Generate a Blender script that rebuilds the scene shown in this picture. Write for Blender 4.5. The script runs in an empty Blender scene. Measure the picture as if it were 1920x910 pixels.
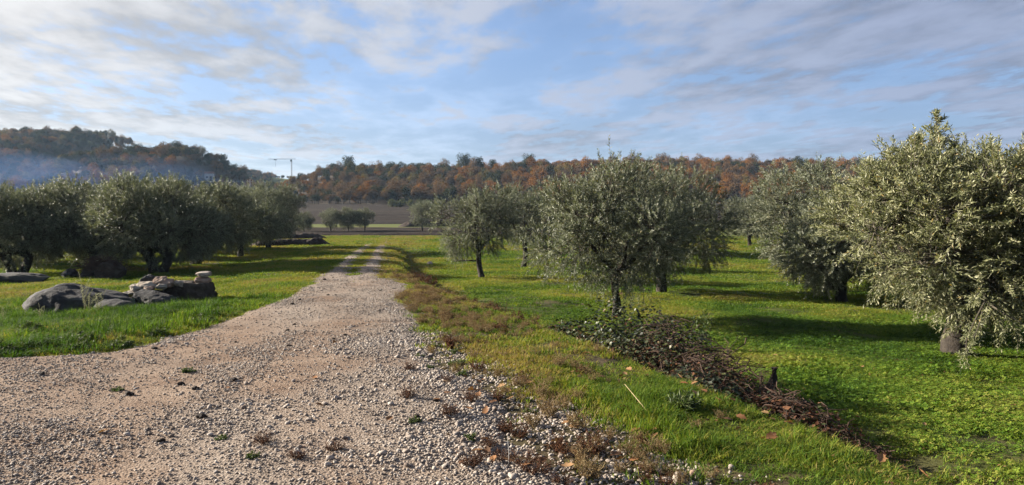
import bpy, bmesh, math
import numpy as np
from mathutils import Vector, Matrix, noise as mnoise

SC = bpy.context.scene
COL = SC.collection
R = math.radians
rng = np.random.default_rng(11)

# ------------------------------------------------------------------ camera
CAM_Z = 1.65
cam = bpy.data.cameras.new('camera')
cam.sensor_width = 36.0
cam.lens = 25.7
cam.clip_start = 0.05
cam.clip_end = 6000
cam_ob = bpy.data.objects.new('camera', cam)
COL.objects.link(cam_ob)
cam_ob.location = (0, 0, CAM_Z)
cam_ob.rotation_euler = (R(90 - 2.3), 0, 0)
SC.camera = cam_ob

# ------------------------------------------------------------------ light, sky, exposure
SUN_EL, SUN_AZ = 19.0, -73.0          # azimuth from +Y, negative = left
sun_dir = Vector((math.sin(R(SUN_AZ)) * math.cos(R(SUN_EL)), math.cos(R(SUN_AZ)) * math.cos(R(SUN_EL)), math.sin(R(SUN_EL))))
sun = bpy.data.lights.new('sun', 'SUN')
sun.energy = 5.0
sun.angle = R(0.6)
sun.color = (1.0, 0.90, 0.76)
sun_ob = bpy.data.objects.new('sun', sun)
COL.objects.link(sun_ob)
sun_ob.location = (-40, 20, 40)
sun_ob.rotation_euler = (-sun_dir).to_track_quat('-Z', 'Y').to_euler()

SC.view_settings.view_transform = 'Standard'
SC.view_settings.look = 'None'
SC.view_settings.exposure = 2.15
SC.view_settings.gamma = 1.0
SC.cycles.use_denoising = True
SC.cycles.max_bounces = 6
SC.cycles.diffuse_bounces = 3
SC.cycles.glossy_bounces = 2
SC.cycles.transmission_bounces = 3
SC.cycles.volume_bounces = 0
SC.cycles.transparent_max_bounces = 4
SC.cycles.caustics_reflective = False
SC.cycles.caustics_refractive = False


class NT:
    """small helper round a node tree"""
    def __init__(self, tree):
        self.t = tree
        self.t.nodes.clear()

    def n(self, kind, **kw):
        nd = self.t.nodes.new(kind)
        for k, v in kw.items():
            if k.startswith('i_'):
                key = k[2:]
                key = int(key) if key.isdigit() else key.replace('_', ' ')
                self.put(nd.inputs[key], v)
            else:
                setattr(nd, k, v)
        return nd

    def put(self, sock, v):
        if isinstance(v, bpy.types.NodeSocket):
            self.t.links.new(v, sock)
        elif isinstance(v, bpy.types.Node):
            self.t.links.new(v.outputs[0], sock)
        else:
            if isinstance(v, (tuple, list)) and len(v) == 3 and sock.type == 'RGBA':
                v = (*v, 1)
            sock.default_value = v

    def math(self, op, a, b=None, c=None, clamp=False):
        nd = self.n('ShaderNodeMath', operation=op, use_clamp=clamp)
        self.put(nd.inputs[0], a)
        if b is not None: self.put(nd.inputs[1], b)
        if c is not None: self.put(nd.inputs[2], c)
        return nd.outputs[0]

    def ramp(self, fac, stops, interp='LINEAR', gain=.66):
        nd = self.n('ShaderNodeValToRGB')
        cr = nd.color_ramp
        cr.interpolation = interp
        while len(cr.elements) < len(stops): cr.elements.new(.5)
        for e, (p, c) in zip(cr.elements, stops):
            e.position = p
            e.color = (c[0] * gain, c[1] * gain, c[2] * gain, 1)
        self.put(nd.inputs[0], fac)
        return nd.outputs[0]

    def maprange(self, v, a, b, c=0., d=1., smooth=True):
        nd = self.n('ShaderNodeMapRange', interpolation_type='SMOOTHSTEP' if smooth else 'LINEAR')
        for s, q in zip(nd.inputs[:5], (v, a, b, c, d)): self.put(s, q)
        return nd.outputs[0]

    def mix(self, f, a, b, mode='MIX'):
        nd = self.n('ShaderNodeMix', data_type='RGBA', blend_type=mode)
        self.put(nd.inputs[0], f); self.put(nd.inputs[6], a); self.put(nd.inputs[7], b)
        return nd.outputs[2]

    def noise(self, vec, scale, detail=4, rough=.55, dist=0., out=0):
        nd = self.n('ShaderNodeTexNoise')
        if vec is not None: self.put(nd.inputs['Vector'], vec)
        nd.inputs['Scale'].default_value = scale
        nd.inputs['Detail'].default_value = detail
        nd.inputs['Roughness'].default_value = rough
        nd.inputs['Distortion'].default_value = dist
        return nd.outputs[out]


world = bpy.data.worlds.new('World')
SC.world = world
world.use_nodes = True
w = NT(world.node_tree)
sky = w.n('ShaderNodeTexSky', sky_type='NISHITA', sun_disc=False, sun_elevation=R(SUN_EL), sun_rotation=R(SUN_AZ), air_density=.8, dust_density=.6, ozone_density=3.0, altitude=1500)
tc = w.n('ShaderNodeTexCoord')
sx = w.n('ShaderNodeSeparateXYZ', i_0=tc.outputs['Generated'])
dz = w.math('MAXIMUM', sx.outputs[2], 0.0)
den = w.math('ADD', dz, 0.05)
ba = R(-9)
def lin(a, b):
    return w.math('ADD', w.math('MULTIPLY', sx.outputs[0], a), w.math('MULTIPLY', sx.outputs[1], b))
ua = w.math('DIVIDE', lin(math.sin(ba), math.cos(ba)), den)      # along the cloud bands
ub = w.math('DIVIDE', lin(math.cos(ba), -math.sin(ba)), den)     # across them
big = w.n('ShaderNodeCombineXYZ', i_0=w.math('MULTIPLY', ua, .5), i_1=ub, i_2=3.7)
fine = w.n('ShaderNodeCombineXYZ', i_0=w.math('MULTIPLY', ua, .6), i_1=ub, i_2=1.3)
n1 = w.noise(big, .58, 3, .5, .2)
n2 = w.noise(fine, 2.0, 7, .58, .15)
n3 = w.noise(fine, 7.5, 5, .6, .1)
# the deck is open along one lane and closes to both sides of it
lane = w.maprange(w.math('ABSOLUTE', w.math('SUBTRACT', ub, .22)), .15, 1.5, -.01, .10)
cov = w.math('ADD', w.math('ADD', w.math('MULTIPLY', n1, .62), w.math('MULTIPLY', n2, .82)), w.math('ADD', lane, w.math('MULTIPLY', w.math('SUBTRACT', n3, .5), .42)))
fac = w.maprange(cov, .55, .86)
# low clouds run together towards the horizon
veil = w.maprange(dz, .0, .25, .84, .32)
fac = w.math('MAXIMUM', w.math('MULTIPLY', fac, .93), veil)
# sunlit cloud: thin cloud scatters forward, so it is brighter towards the sun
dot = w.n('ShaderNodeVectorMath', operation='DOT_PRODUCT')
w.put(dot.inputs[0], tc.outputs['Generated']); dot.inputs[1].default_value = sun_dir
ph = w.maprange(dot.outputs['Value'], -.1, .92, 0, 1, smooth=False)
ccol = w.ramp(ph, [(0, (.23, .265, .365)), (.42, (.32, .35, .43)), (.72, (.47, .475, .49)), (1, (.66, .625, .57))], gain=1.)
thick = w.maprange(n2, .36, .64, .72, 1.2)
ccol2 = w.n('ShaderNodeVectorMath', operation='SCALE'); w.put(ccol2.inputs[0], ccol); w.put(ccol2.inputs['Scale'], thick)
bg1 = w.n('ShaderNodeBackground', i_Color=sky.outputs[0], i_Strength=0.05)
bg2 = w.n('ShaderNodeBackground', i_Color=ccol2.outputs[0], i_Strength=.30)
mx = w.n('ShaderNodeMixShader', i_0=fac, i_1=bg1, i_2=bg2)
w.n('ShaderNodeOutputWorld', i_Surface=mx)

# ------------------------------------------------------------------ terrain
def sm(a, b, x):
    t = np.clip((np.asarray(x, float)-a)/(b-a), 0, 1); return t*t*(3-2*t)
_py = np.array([-400,-10, 4, 8, 40, 75, 85, 110, 130, 220, 300, 420, 700, 1500, 4000], float)
_pz = np.array([0.5, 0, 0, 0, -.64, -.99, -.95, -.45, -.25, 3.6, 5, 6, 8, 10, 10], float)
# ditch (x as function of y) and road edges
DY=np.array([0,4.7,6.4,9,12,18,26,39,60.]); DX=np.array([5.0,3.3,2.75,2.0,1.05,-1.0,-3.2,-5.5,-9.])
def profile(y):
    y=np.asarray(y,float); o=0
    for k in (-.06,-.03,0,.03,.06): o=o+np.interp(y+k*np.maximum(abs(y),20),_py,_pz)
    return o/5
def hills(x,y):
    z=0
    def g(cx,cy,sx,sy,h,a=0):
        dx,dy=x-cx,y-cy; c,s=math.cos(a),math.sin(a); u=(dx*c+dy*s)/sx; v=(-dx*s+dy*c)/sy
        return h*np.exp(-.5*(u*u+v*v))
    z=z+sm(-206,-243,x)*38.5*np.exp(-.5*((y-430)/62)**2)*(1-.25*sm(-330,-420,x))
    z=z+sm(-116,-138,x)*(1-.7*sm(-168,-205,x))*20*np.exp(-.5*((y-322)/42)**2)+g(-212,545,26,45,6)+g(-112,300,30,30,3)
    # long ridge to the right, far plateau beyond the saddle
    r=np.exp(-.5*((y-350)/48)**2)*sm(-106,-80,x)*(15+2.2*sm(20,200,x)+1.3*np.sin(x/37.))
    r=r+19*sm(420,560,y)
    return z+r
def ground(x,y):
    x=np.asarray(x,float); y=np.asarray(y,float)
    z=profile(y)+hills(x,y)
    dx=np.interp(y,DY,DX)
    s=x-dx
    near=1-sm(35,70,y)
    drop=.62*near*(.55+.45*sm(5,10.5,y))
    f=sm(-1.2,.15,s)
    z=z-drop*f-(.12*np.exp(-.5*((s-.1)/.35)**2)*near)-.012*np.clip(s,0,60)*near
    # left field a little lower
    lx=np.interp(y,[-5,7,9,11,16,21,28,38,75],[-6,-6,-5.6,-4.9,-5.0,-5.8,-7.3,-9,-13])
    l=lx-x
    z=z-(.22*sm(.2,5,l)+.012*np.clip(l-4,0,40))*near
    # relief
    a=.03*np.sin(1.7*x+.6*y)+.03*np.sin(.9*y-.5*x+1)+.02*np.sin(2.9*x-1.7*y+2)
    z=z+a*(.35+.65*sm(.5,2.5,s)+.65*sm(.5,2,l))*near
    return z


# ------------------------------------------------------------------ noise and mesh helpers
_tab = np.random.default_rng(5).random((256, 256))
def vnoise(x, y, s=1.0):
    x = np.asarray(x, float) * s + 1000.3; y = np.asarray(y, float) * s + 1000.7
    xi = np.floor(x).astype(int); yi = np.floor(y).astype(int)
    fx = x - xi; fy = y - yi
    fx = fx * fx * (3 - 2 * fx); fy = fy * fy * (3 - 2 * fy)
    g = lambda i, j: _tab[i % 256, j % 256]
    return (g(xi, yi) * (1 - fx) + g(xi + 1, yi) * fx) * (1 - fy) + (g(xi, yi + 1) * (1 - fx) + g(xi + 1, yi + 1) * fx) * fy
def fbm(x, y, s=1.0, o=4):
    v = 0; a = .5; t = 0
    for k in range(o):
        v = v + a * vnoise(x + 17 * k, y - 31 * k, s); t += a; a *= .5; s *= 2.03
    return v / t

def nrm(v):
    return v / np.maximum(np.linalg.norm(v, axis=-1, keepdims=True), 1e-9)

def mesh_np(name, verts, faces, mats=(), mat_idx=None, attrs=None, smooth=False):
    """verts (N,3); faces: list of int arrays (M,k)"""
    me = bpy.data.meshes.new(name)
    verts = np.ascontiguousarray(verts, dtype=np.float32)
    me.vertices.add(len(verts))
    me.vertices.foreach_set('co', verts.ravel())
    if not isinstance(faces, list): faces = [faces]
    faces = [f for f in faces if len(f)]
    if faces:
        loops = np.concatenate([np.asarray(f).ravel() for f in faces]).astype(np.int32)
        tot = np.concatenate([np.full(len(f), np.asarray(f).shape[1]) for f in faces]).astype(np.int32)
        start = np.concatenate([[0], np.cumsum(tot)[:-1]]).astype(np.int32)
        me.loops.add(len(loops)); me.polygons.add(len(tot))
        me.loops.foreach_set('vertex_index', loops)
        me.polygons.foreach_set('loop_start', start)
        me.polygons.foreach_set('loop_total', tot)
        if mat_idx is not None: me.polygons.foreach_set('material_index', np.asarray(mat_idx, dtype=np.int32))
        me.polygons.foreach_set('use_smooth', np.full(len(tot), smooth))
    for m in mats: me.materials.append(m)
    for k, v in (attrs or {}).items():
        v = np.asarray(v)
        if v.ndim == 2:
            a = me.attributes.new(k, 'FLOAT_VECTOR', 'POINT'); a.data.foreach_set('vector', v.astype(np.float32).ravel())
        elif v.dtype.kind in 'iu':
            a = me.attributes.new(k, 'INT', 'POINT'); a.data.foreach_set('value', v.astype(np.int32))
        else:
            a = me.attributes.new(k, 'FLOAT', 'POINT'); a.data.foreach_set('value', v.astype(np.float32))
    me.update(calc_edges=True)
    return me

def link(name, data, parent=None, loc=None, rz=0):
    o = bpy.data.objects.new(name, data)
    COL.objects.link(o)
    if loc is not None: o.location = loc
    o.rotation_euler = (0, 0, rz)
    if parent is not None: o.parent = parent
    return o

def tag(o, label=None, cat=None, group=None, kind=None):
    for k, v in (('label', label), ('category', cat), ('group', group), ('kind', kind)):
        if v: o[k] = v
    return o

def copy_tree(o, parent=None):
    c = o.copy(); COL.objects.link(c)
    if parent is not None: c.parent = parent
    for ch in list(o.children): copy_tree(ch, c)
    return c

class MB:
    """collects tubes and patches into one mesh"""
    def __init__(self):
        self.v = []; self.t = []; self.q = []; self.n = 0
    def add(self, v, tris=None, quads=None):
        v = np.asarray(v, float)
        if tris is not None: self.t.append(np.asarray(tris) + self.n)
        if quads is not None: self.q.append(np.asarray(quads) + self.n)
        self.v.append(v); self.n += len(v)
    def tube(self, pts, rad, k=6, cap=True, wob=0., rg=None):
        pts = np.asarray(pts, float); n = len(pts)
        rad = np.broadcast_to(np.asarray(rad, float), (n,))
        d = nrm(np.gradient(pts, axis=0))
        ref = np.array([0, 0, 1.]) if abs(d[0, 2]) < .9 else np.array([1., 0, 0])
        vs = []
        a = np.arange(k) / k * 2 * math.pi
        for i in range(n):
            u = np.cross(d[i], ref); u /= max(np.linalg.norm(u), 1e-6); v = np.cross(d[i], u)
            r = rad[i] * (1 + (wob * (rg.random(k) - .5) * 2 if wob else 0))
            vs.append(pts[i] + np.outer(np.cos(a) * r, u) + np.outer(np.sin(a) * r, v))
        vs = np.concatenate(vs)
        i = np.arange(n - 1)[:, None] * k; j = np.arange(k)[None]
        q = np.stack([i + j, i + (j + 1) % k, i + k + (j + 1) % k, i + k + j], -1).reshape(-1, 4)
        tr = None
        if cap:
            vs = np.concatenate([vs, pts[[-1]], pts[[0]]])
            c = n * k; b = (n - 1) * k
            jj = np.arange(k)
            tr = np.concatenate([np.stack([b + jj, b + (jj + 1) % k, np.full(k, c)], -1), np.stack([(jj + 1) % k, jj, np.full(k, c + 1)], -1)])
        self.add(vs, tr, q)
    def box(self, c, s, rz=0.):
        p = np.array([[x, y, z] for x in (-.5, .5) for y in (-.5, .5) for z in (-.5, .5)]) * np.asarray(s, float)
        cc, ss = math.cos(rz), math.sin(rz)
        p = np.stack([p[:, 0] * cc - p[:, 1] * ss, p[:, 0] * ss + p[:, 1] * cc, p[:, 2]], -1) + np.asarray(c, float)
        self.add(p, None, [(0, 1, 3, 2), (4, 6, 7, 5), (0, 4, 5, 1), (2, 3, 7, 6), (0, 2, 6, 4), (1, 5, 7, 3)])
    def arrays(self):
        f = []
        if self.q: f.append(np.concatenate(self.q))
        if self.t: f.append(np.concatenate(self.t))
        return np.concatenate(self.v), f
    def mesh(self, name, mats=(), smooth=False):
        v, f = self.arrays()
        return mesh_np(name, v, f, mats, smooth=smooth)

def scatter(name, templates, pos, rot, scl, tint, seed=0):
    """one 'stuff' object: template meshes set on points by geometry nodes"""
    n = len(pos)
    idx = np.random.default_rng(seed).integers(0, len(templates), n).astype(np.int32)
    me = mesh_np(name, pos, [], attrs={'rot': np.asarray(rot), 'scl': np.asarray(scl), 'tint': np.asarray(tint), 'pick': idx})
    o = link(name, me)
    ng = bpy.data.node_groups.new(name, 'GeometryNodeTree')
    ng.interface.new_socket('Geometry', in_out='INPUT', socket_type='NodeSocketGeometry')
    ng.interface.new_socket('Geometry', in_out='OUTPUT', socket_type='NodeSocketGeometry')
    g = NT(ng)
    gi = g.n('NodeGroupInput'); go = g.n('NodeGroupOutput')
    join = g.n('GeometryNodeJoinGeometry')
    for k, tm in enumerate(templates):
        to = bpy.data.objects.new(name + '_piece', tm)
        oi = g.n('GeometryNodeObjectInfo'); oi.inputs['Object'].default_value = to; oi.inputs['As Instance'].default_value = False
        gt = g.n('GeometryNodeGeometryToInstance'); g.t.links.new(oi.outputs['Geometry'], gt.inputs[0])
        g.t.links.new(gt.outputs[0], join.inputs[0])
    def na(nm, ty):
        a = g.n('GeometryNodeInputNamedAttribute', data_type=ty); a.inputs['Name'].default_value = nm
        return a.outputs['Attribute']
    e2r = g.n('FunctionNodeEulerToRotation'); g.t.links.new(na('rot', 'FLOAT_VECTOR'), e2r.inputs[0])
    ip = g.n('GeometryNodeInstanceOnPoints')
    g.t.links.new(gi.outputs[0], ip.inputs['Points'])
    g.t.links.new(join.outputs[0], ip.inputs['Instance'])
    ip.inputs['Pick Instance'].default_value = True
    g.t.links.new(na('pick', 'INT'), ip.inputs['Instance Index'])
    g.t.links.new(e2r.outputs[0], ip.inputs['Rotation'])
    g.t.links.new(na('scl', 'FLOAT_VECTOR'), ip.inputs['Scale'])
    g.t.links.new(ip.outputs[0], go.inputs[0])
    md = o.modifiers.new('scatter', 'NODES'); md.node_group = ng
    return o

# ------------------------------------------------------------------ materials
def material(name):
    m = bpy.data.materials.new(name); m.use_nodes = True
    return m, NT(m.node_tree)

def leaf_mat(name, stops, attr='tint', atype='GEOMETRY', rough=.45, trans=.25, spec=.4, trans_tint=(1.15, 1.2, .7)):
    m, t = material(name)
    a = t.n('ShaderNodeAttribute', attribute_name=attr, attribute_type=atype)
    f = a.outputs['Fac']
    if atype == 'INSTANCER':                                        # blades of one tuft differ too
        b = t.n('ShaderNodeAttribute', attribute_name='shade', attribute_type='GEOMETRY')
        f = t.math('ADD', f, t.math('MULTIPLY', t.math('SUBTRACT', b.outputs['Fac'], .5), .55), clamp=True)
    c = t.ramp(f, stops)
    p = t.n('ShaderNodeBsdfPrincipled', i_Base_Color=c, i_Roughness=rough, i_Specular_IOR_Level=spec)
    sh = p
    if trans:
        tr = t.n('ShaderNodeBsdfTranslucent', i_Color=t.mix(1., c, trans_tint, 'MULTIPLY'))
        sh = t.n('ShaderNodeMixShader', i_0=trans, i_1=p, i_2=tr)
    t.n('ShaderNodeOutputMaterial', i_Surface=sh)
    return m

def rough_mat(name, stops, scale=4., detail=6, rough=.9, bump=.3, bscale=20., dist=.02, obj=True, second=None):
    """mottled matt surface: two noises for colour, one for relief"""
    m, t = material(name)
    tcn = t.n('ShaderNodeTexCoord')
    vec = tcn.outputs['Object'] if obj else t.n('ShaderNodeNewGeometry').outputs['Position']
    f = t.noise(vec, scale, detail, .62)
    c = t.ramp(f, stops)
    if second:
        f2 = t.noise(vec, second[0], 3, .5)
        c = t.mix(t.maprange(f2, second[2], second[3]), c, second[1])
    b = t.n('ShaderNodeBump', i_Strength=bump, i_Distance=dist, i_Height=t.noise(vec, bscale, 6, .65))
    p = t.n('ShaderNodeBsdfPrincipled', i_Base_Color=c, i_Roughness=rough, i_Specular_IOR_Level=.25)
    t.put(p.inputs['Normal'], b.outputs[0])
    t.n('ShaderNodeOutputMaterial', i_Surface=p)
    return m

M = {}
M['olive_leaf'] = leaf_mat('olive_leaf', [(0, (.055, .07, .042)), (.35, (.13, .148, .092)), (.6, (.24, .26, .175)), (.92, (.42, .435, .32)), (1, (.26, .22, .09))], rough=.5, trans=.2, spec=.3)
M['olive_leaf_pale'] = leaf_mat('olive_leaf_pale', [(0, (.08, .095, .042)), (.35, (.18, .195, .095)), (.62, (.32, .325, .175)), (.93, (.53, .51, .33)), (1, (.38, .28, .10))], rough=.5, trans=.24, spec=.3)
M['bark'] = rough_mat('bark', [(.3, (.018, .014, .011)), (.55, (.045, .036, .028)), (.75, (.085, .072, .06))], 9, bump=.9, bscale=26, dist=.03)
M['twig'] = rough_mat('twig', [(.3, (.05, .043, .032)), (.7, (.12, .105, .078))], 6, bump=.2)
M['grass'] = leaf_mat('grass', [(0, (.040, .09, .014)), (.35, (.12, .20, .025)), (.6, (.215, .255, .036)), (.82, (.29, .26, .06)), (1, (.29, .20, .09))], atype='INSTANCER', rough=.7, trans=.35, spec=.08, trans_tint=(1.3, 1.35, .6))
M['clover'] = leaf_mat('clover', [(0, (.040, .095, .014)), (.4, (.125, .225, .025)), (.7, (.215, .275, .036)), (1, (.28, .25, .065))], atype='INSTANCER', rough=.7, trans=.3, spec=.08, trans_tint=(1.3, 1.35, .6))
M['dry'] = leaf_mat('dry', [(0, (.10, .06, .03)), (.4, (.22, .145, .07)), (.75, (.32, .235, .115)), (1, (.38, .32, .18))], rough=.8, trans=.2, spec=.1, trans_tint=(1.1, 1, .8))
M['rusty'] = leaf_mat('rusty', [(0, (.030, .015, .010)), (.5, (.10, .044, .024)), (1, (.28, .14, .075))], rough=.8, trans=.2, spec=.1, trans_tint=(1.1, 1, .8))
M['bramble'] = leaf_mat('bramble', [(0, (.010, .016, .006)), (.5, (.024, .036, .011)), (.85, (.075, .09, .028)), (1, (.15, .09, .04))], rough=.5, trans=.12, spec=.3)
M['weed'] = leaf_mat('weed', [(0, (.035, .06, .02)), (.5, (.08, .12, .035)), (1, (.17, .19, .07))], rough=.6, trans=.25, spec=.2)
M['fallen'] = leaf_mat('fallen', [(0, (.12, .06, .03)), (.5, (.28, .13, .05)), (1, (.42, .26, .13))], atype='OBJECT', attr='tint', rough=.7, trans=.15, spec=.2)
M['pale_flower'] = leaf_mat('pale_flower', [(0, (.28, .28, .2)), (1, (.5, .5, .38))], rough=.8, trans=.2, spec=.1)
def pebble_mat():
    m, t = material('pebble')
    a = t.n('ShaderNodeAttribute', attribute_name='tint', attribute_type='INSTANCER')
    c = t.ramp(a.outputs['Fac'], [(0, (.08, .058, .045)), (.15, (.19, .148, .118)), (.5, (.31, .258, .215)), (.82, (.41, .36, .31)), (1, (.52, .475, .43))])
    vec = t.n('ShaderNodeTexCoord').outputs['Object']
    c = t.mix(t.maprange(t.noise(vec, 55, 4), .45, .75, 0, .45), c, (.30, .22, .16))
    p = t.n('ShaderNodeBsdfPrincipled', i_Base_Color=c, i_Roughness=.85, i_Specular_IOR_Level=.25)
    t.n('ShaderNodeOutputMaterial', i_Surface=p)
    return m
M['pebble'] = pebble_mat()
def stone_mat():
    m, t = material('stone')
    rnd = t.n('ShaderNodeObjectInfo').outputs['Random']
    c = t.ramp(rnd, [(0, (.17, .13, .105)), (.35, (.29, .24, .2)), (.7, (.39, .34, .295)), (1, (.5, .455, .41))])
    vec = t.n('ShaderNodeTexCoord').outputs['Object']
    c = t.mix(t.maprange(t.noise(vec, 40, 5), .42, .75, 0, .5), c, (.28, .2, .15))
    b = t.n('ShaderNodeBump', i_Strength=.3, i_Distance=.01, i_Height=t.noise(vec, 60, 5))
    p = t.n('ShaderNodeBsdfPrincipled', i_Base_Color=c, i_Roughness=.85, i_Specular_IOR_Level=.25)
    t.put(p.inputs['Normal'], b.outputs[0])
    t.n('ShaderNodeOutputMaterial', i_Surface=p)
    return m
M['stone'] = stone_mat()
M['boulder'] = rough_mat('boulder', [(.25, (.014, .014, .016)), (.5, (.036, .036, .040)), (.75, (.085, .085, .09))], 3.2, bump=.8, bscale=9, dist=.05, second=(1.3, (.035, .037, .03), .5, .75))
M['boulder_brown'] = rough_mat('boulder_brown', [(.25, (.028, .022, .018)), (.55, (.075, .06, .048)), (.8, (.16, .135, .11))], 4, bump=.8, bscale=10, dist=.05)
M['limestone'] = rough_mat('limestone', [(.3, (.28, .22, .17)), (.55, (.40, .35, .29)), (.8, (.48, .44, .39))], 5, bump=.5, bscale=18, dist=.02)
M['limestone_red'] = rough_mat('limestone_red', [(.3, (.24, .14, .10)), (.55, (.36, .26, .2)), (.8, (.45, .39, .33))], 5, bump=.5, bscale=18, dist=.02)
M['soil_dark'] = rough_mat('soil_dark', [(.3, (.016, .010, .007)), (.55, (.04, .024, .016)), (.8, (.075, .045, .03))], 3, bump=1., bscale=7, dist=.08)
M['dead_twig'] = rough_mat('dead_twig', [(.3, (.030, .018, .013)), (.6, (.085, .05, .035)), (.85, (.17, .11, .08))], 5, bump=.3)
M['dead_wood'] = rough_mat('dead_wood', [(.3, (.016, .012, .010)), (.7, (.05, .036, .028))], 12, bump=.8, bscale=30)
M['reed'] = rough_mat('reed', [(.3, (.3, .22, .11)), (.7, (.45, .36, .2))], 8, bump=.1)
M['pole'] = rough_mat('pole', [(.3, (.32, .31, .3)), (.7, (.5, .49, .47))], 3, bump=.1)
M['steel'] = rough_mat('steel', [(.3, (.22, .23, .25)), (.7, (.33, .34, .36))], 3, rough=.6, bump=.05)
M['white_wall'] = rough_mat('white_wall', [(.3, (.62, .62, .6)), (.7, (.76, .76, .74))], 2, bump=.1)
M['roof_tile'] = rough_mat('roof_tile', [(.3, (.2, .09, .06)), (.7, (.32, .16, .1))], 3, bump=.4)
M['dark_glass'] = rough_mat('dark_glass', [(.3, (.03, .03, .035)), (.7, (.05, .05, .06))], 3, rough=.2, bump=0)
M['white_pipe'] = rough_mat('white_pipe', [(.3, (.6, .6, .58)), (.7, (.75, .75, .73))], 3, rough=.5, bump=.05)

def forest_mat(name, stops):
    m, t = material(name)
    a = t.n('ShaderNodeAttribute', attribute_name='tint', attribute_type='GEOMETRY')
    rnd = t.n('ShaderNodeObjectInfo').outputs['Random']
    f = t.math('ADD', t.math('MULTIPLY', a.outputs['Fac'], .6), t.math('MULTIPLY', rnd, .4))
    c = t.ramp(f, stops)
    d = t.n('ShaderNodeBsdfDiffuse', i_Color=c)
    tr = t.n('ShaderNodeBsdfTranslucent', i_Color=c)
    t.n('ShaderNodeOutputMaterial', i_Surface=t.n('ShaderNodeMixShader', i_0=.25, i_1=d, i_2=tr))
    return m
FM = {
 'rust': forest_mat('rust_foliage', [(0, (.13, .056, .014)), (.5, (.25, .112, .027)), (1, (.38, .20, .05))]),
 'brown': forest_mat('brown_foliage', [(0, (.085, .052, .026)), (.5, (.16, .098, .048)), (1, (.25, .16, .08))]),
 'green': forest_mat('green_foliage', [(0, (.022, .028, .014)), (.5, (.046, .052, .022)), (1, (.09, .085, .034))]),
 'ochre': forest_mat('ochre_foliage', [(0, (.085, .068, .024)), (.5, (.16, .125, .038)), (1, (.25, .185, .06))]),
 'grey': forest_mat('grey_foliage', [(0, (.06, .048, .040)), (.5, (.10, .082, .068)), (1, (.16, .135, .11))]),
 'pale': forest_mat('pale_foliage', [(0, (.09, .10, .045)), (.5, (.15, .16, .07)), (1, (.21, .21, .11))]),
}
M['forest_trunk'] = rough_mat('forest_trunk', [(.3, (.04, .032, .027)), (.7, (.09, .075, .062))], 2, bump=.2)

# ------------------------------------------------------------------ the ground
LEFT_Y = np.array([-30, 6.5, 7.6, 8.1, 8.4, 8.7, 9.7, 11.1, 13.3, 17.1, 22.3, 32.3, 46.1, 58.4, 78])
LEFT_X = np.array([-30, -16, -9., -5.9, -5.2, -4.83, -4.68, -4.56, -4.68, -5.02, -5.86, -7.56, -9.94, -11.5, -14.2])
RIGHT_Y = np.array([-30, 0, 4.4, 5.4, 6.7, 9.6, 11.8, 15.5, 19.0, 21.5, 25.8, 38.8, 56.2, 71.4, 78])
RIGHT_X = np.array([1.5, 1.0, .35, .05, -.4, -1.13, -1.65, -2.44, -2.75, -3.9, -4.68, -6.95, -9.76, -12.1, -13.2])
def road_mask(x, y):
    """signed distance-like mask, >0 on gravel; ragged edge"""
    l = np.interp(y, LEFT_Y, LEFT_X); r = np.interp(y, RIGHT_Y, RIGHT_X)
    d = np.minimum(x - l, r - x)
    rag = (fbm(x, y, .9, 3) - .5) * .9 + (fbm(x, y, 4., 2) - .5) * .35
    return d + rag * np.clip(.35 + 8 / np.maximum(y, 4) * .3, .35, .9) * sm(-5, 4, y)
def middle_strip(x, y):
    """grass between the two wheel ruts, from about 20 m on"""
    c = (np.interp(y, LEFT_Y, LEFT_X) + np.interp(y, RIGHT_Y, RIGHT_X)) / 2
    w_ = np.interp(y, [16, 21, 28, 45, 75], [-.5, -.02, .18, .24, .28])
    return w_ - abs(x - c) + (fbm(x, y, 1.3, 3) - .5) * .5
def shoulder(x, y):
    """1 where loose gravel spills over the verge beside the road"""
    r = np.interp(y, RIGHT_Y, RIGHT_X)
    wd = np.interp(y, [0, 4.5, 5.6, 7, 9.6, 11.8, 14], [1.3, 1.1, .95, .75, .4, .12, 0])
    return sm(wd + .25, wd - .45, x - r + (fbm(x, y, 1.5, 3) - .5) * .9) * (x > r - .35)

def axis(a, fine_lo, fine_hi, step, b, grow=1.13):
    lo = [fine_lo]; s = step
    while lo[-1] > a: s = min(s * grow, 120); lo.append(lo[-1] - s)
    hi = [fine_hi]; s = step
    while hi[-1] < b: s = min(s * grow, 120); hi.append(hi[-1] + s)
    return np.concatenate([lo[::-1], np.arange(fine_lo + step, fine_hi, step), hi])
def grid_mesh(name, xs, ys, zf, mats, keep=None, attrs=None):
    X, Y = np.meshgrid(xs, ys); Z = zf(X, Y)
    nx = len(xs)
    i = (np.arange(len(ys) - 1)[:, None] * nx + np.arange(nx - 1)[None])
    f = np.stack([i, i + 1, i + nx + 1, i + nx], -1).reshape(-1, 4)
    V = np.stack([X, Y, Z], -1).reshape(-1, 3)
    at = {k: fn(X, Y).ravel() for k, fn in (attrs or {}).items()}
    if keep is not None:
        kp = keep(X, Y).ravel()
        f = f[kp[f].any(1)]
        used = np.unique(f); mp = np.full(len(V), -1); mp[used] = np.arange(len(used))
        f = mp[f]; V = V[used]; at = {k: v[used] for k, v in at.items()}
    return mesh_np(name, V, f, mats, attrs=at, smooth=True)

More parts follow.
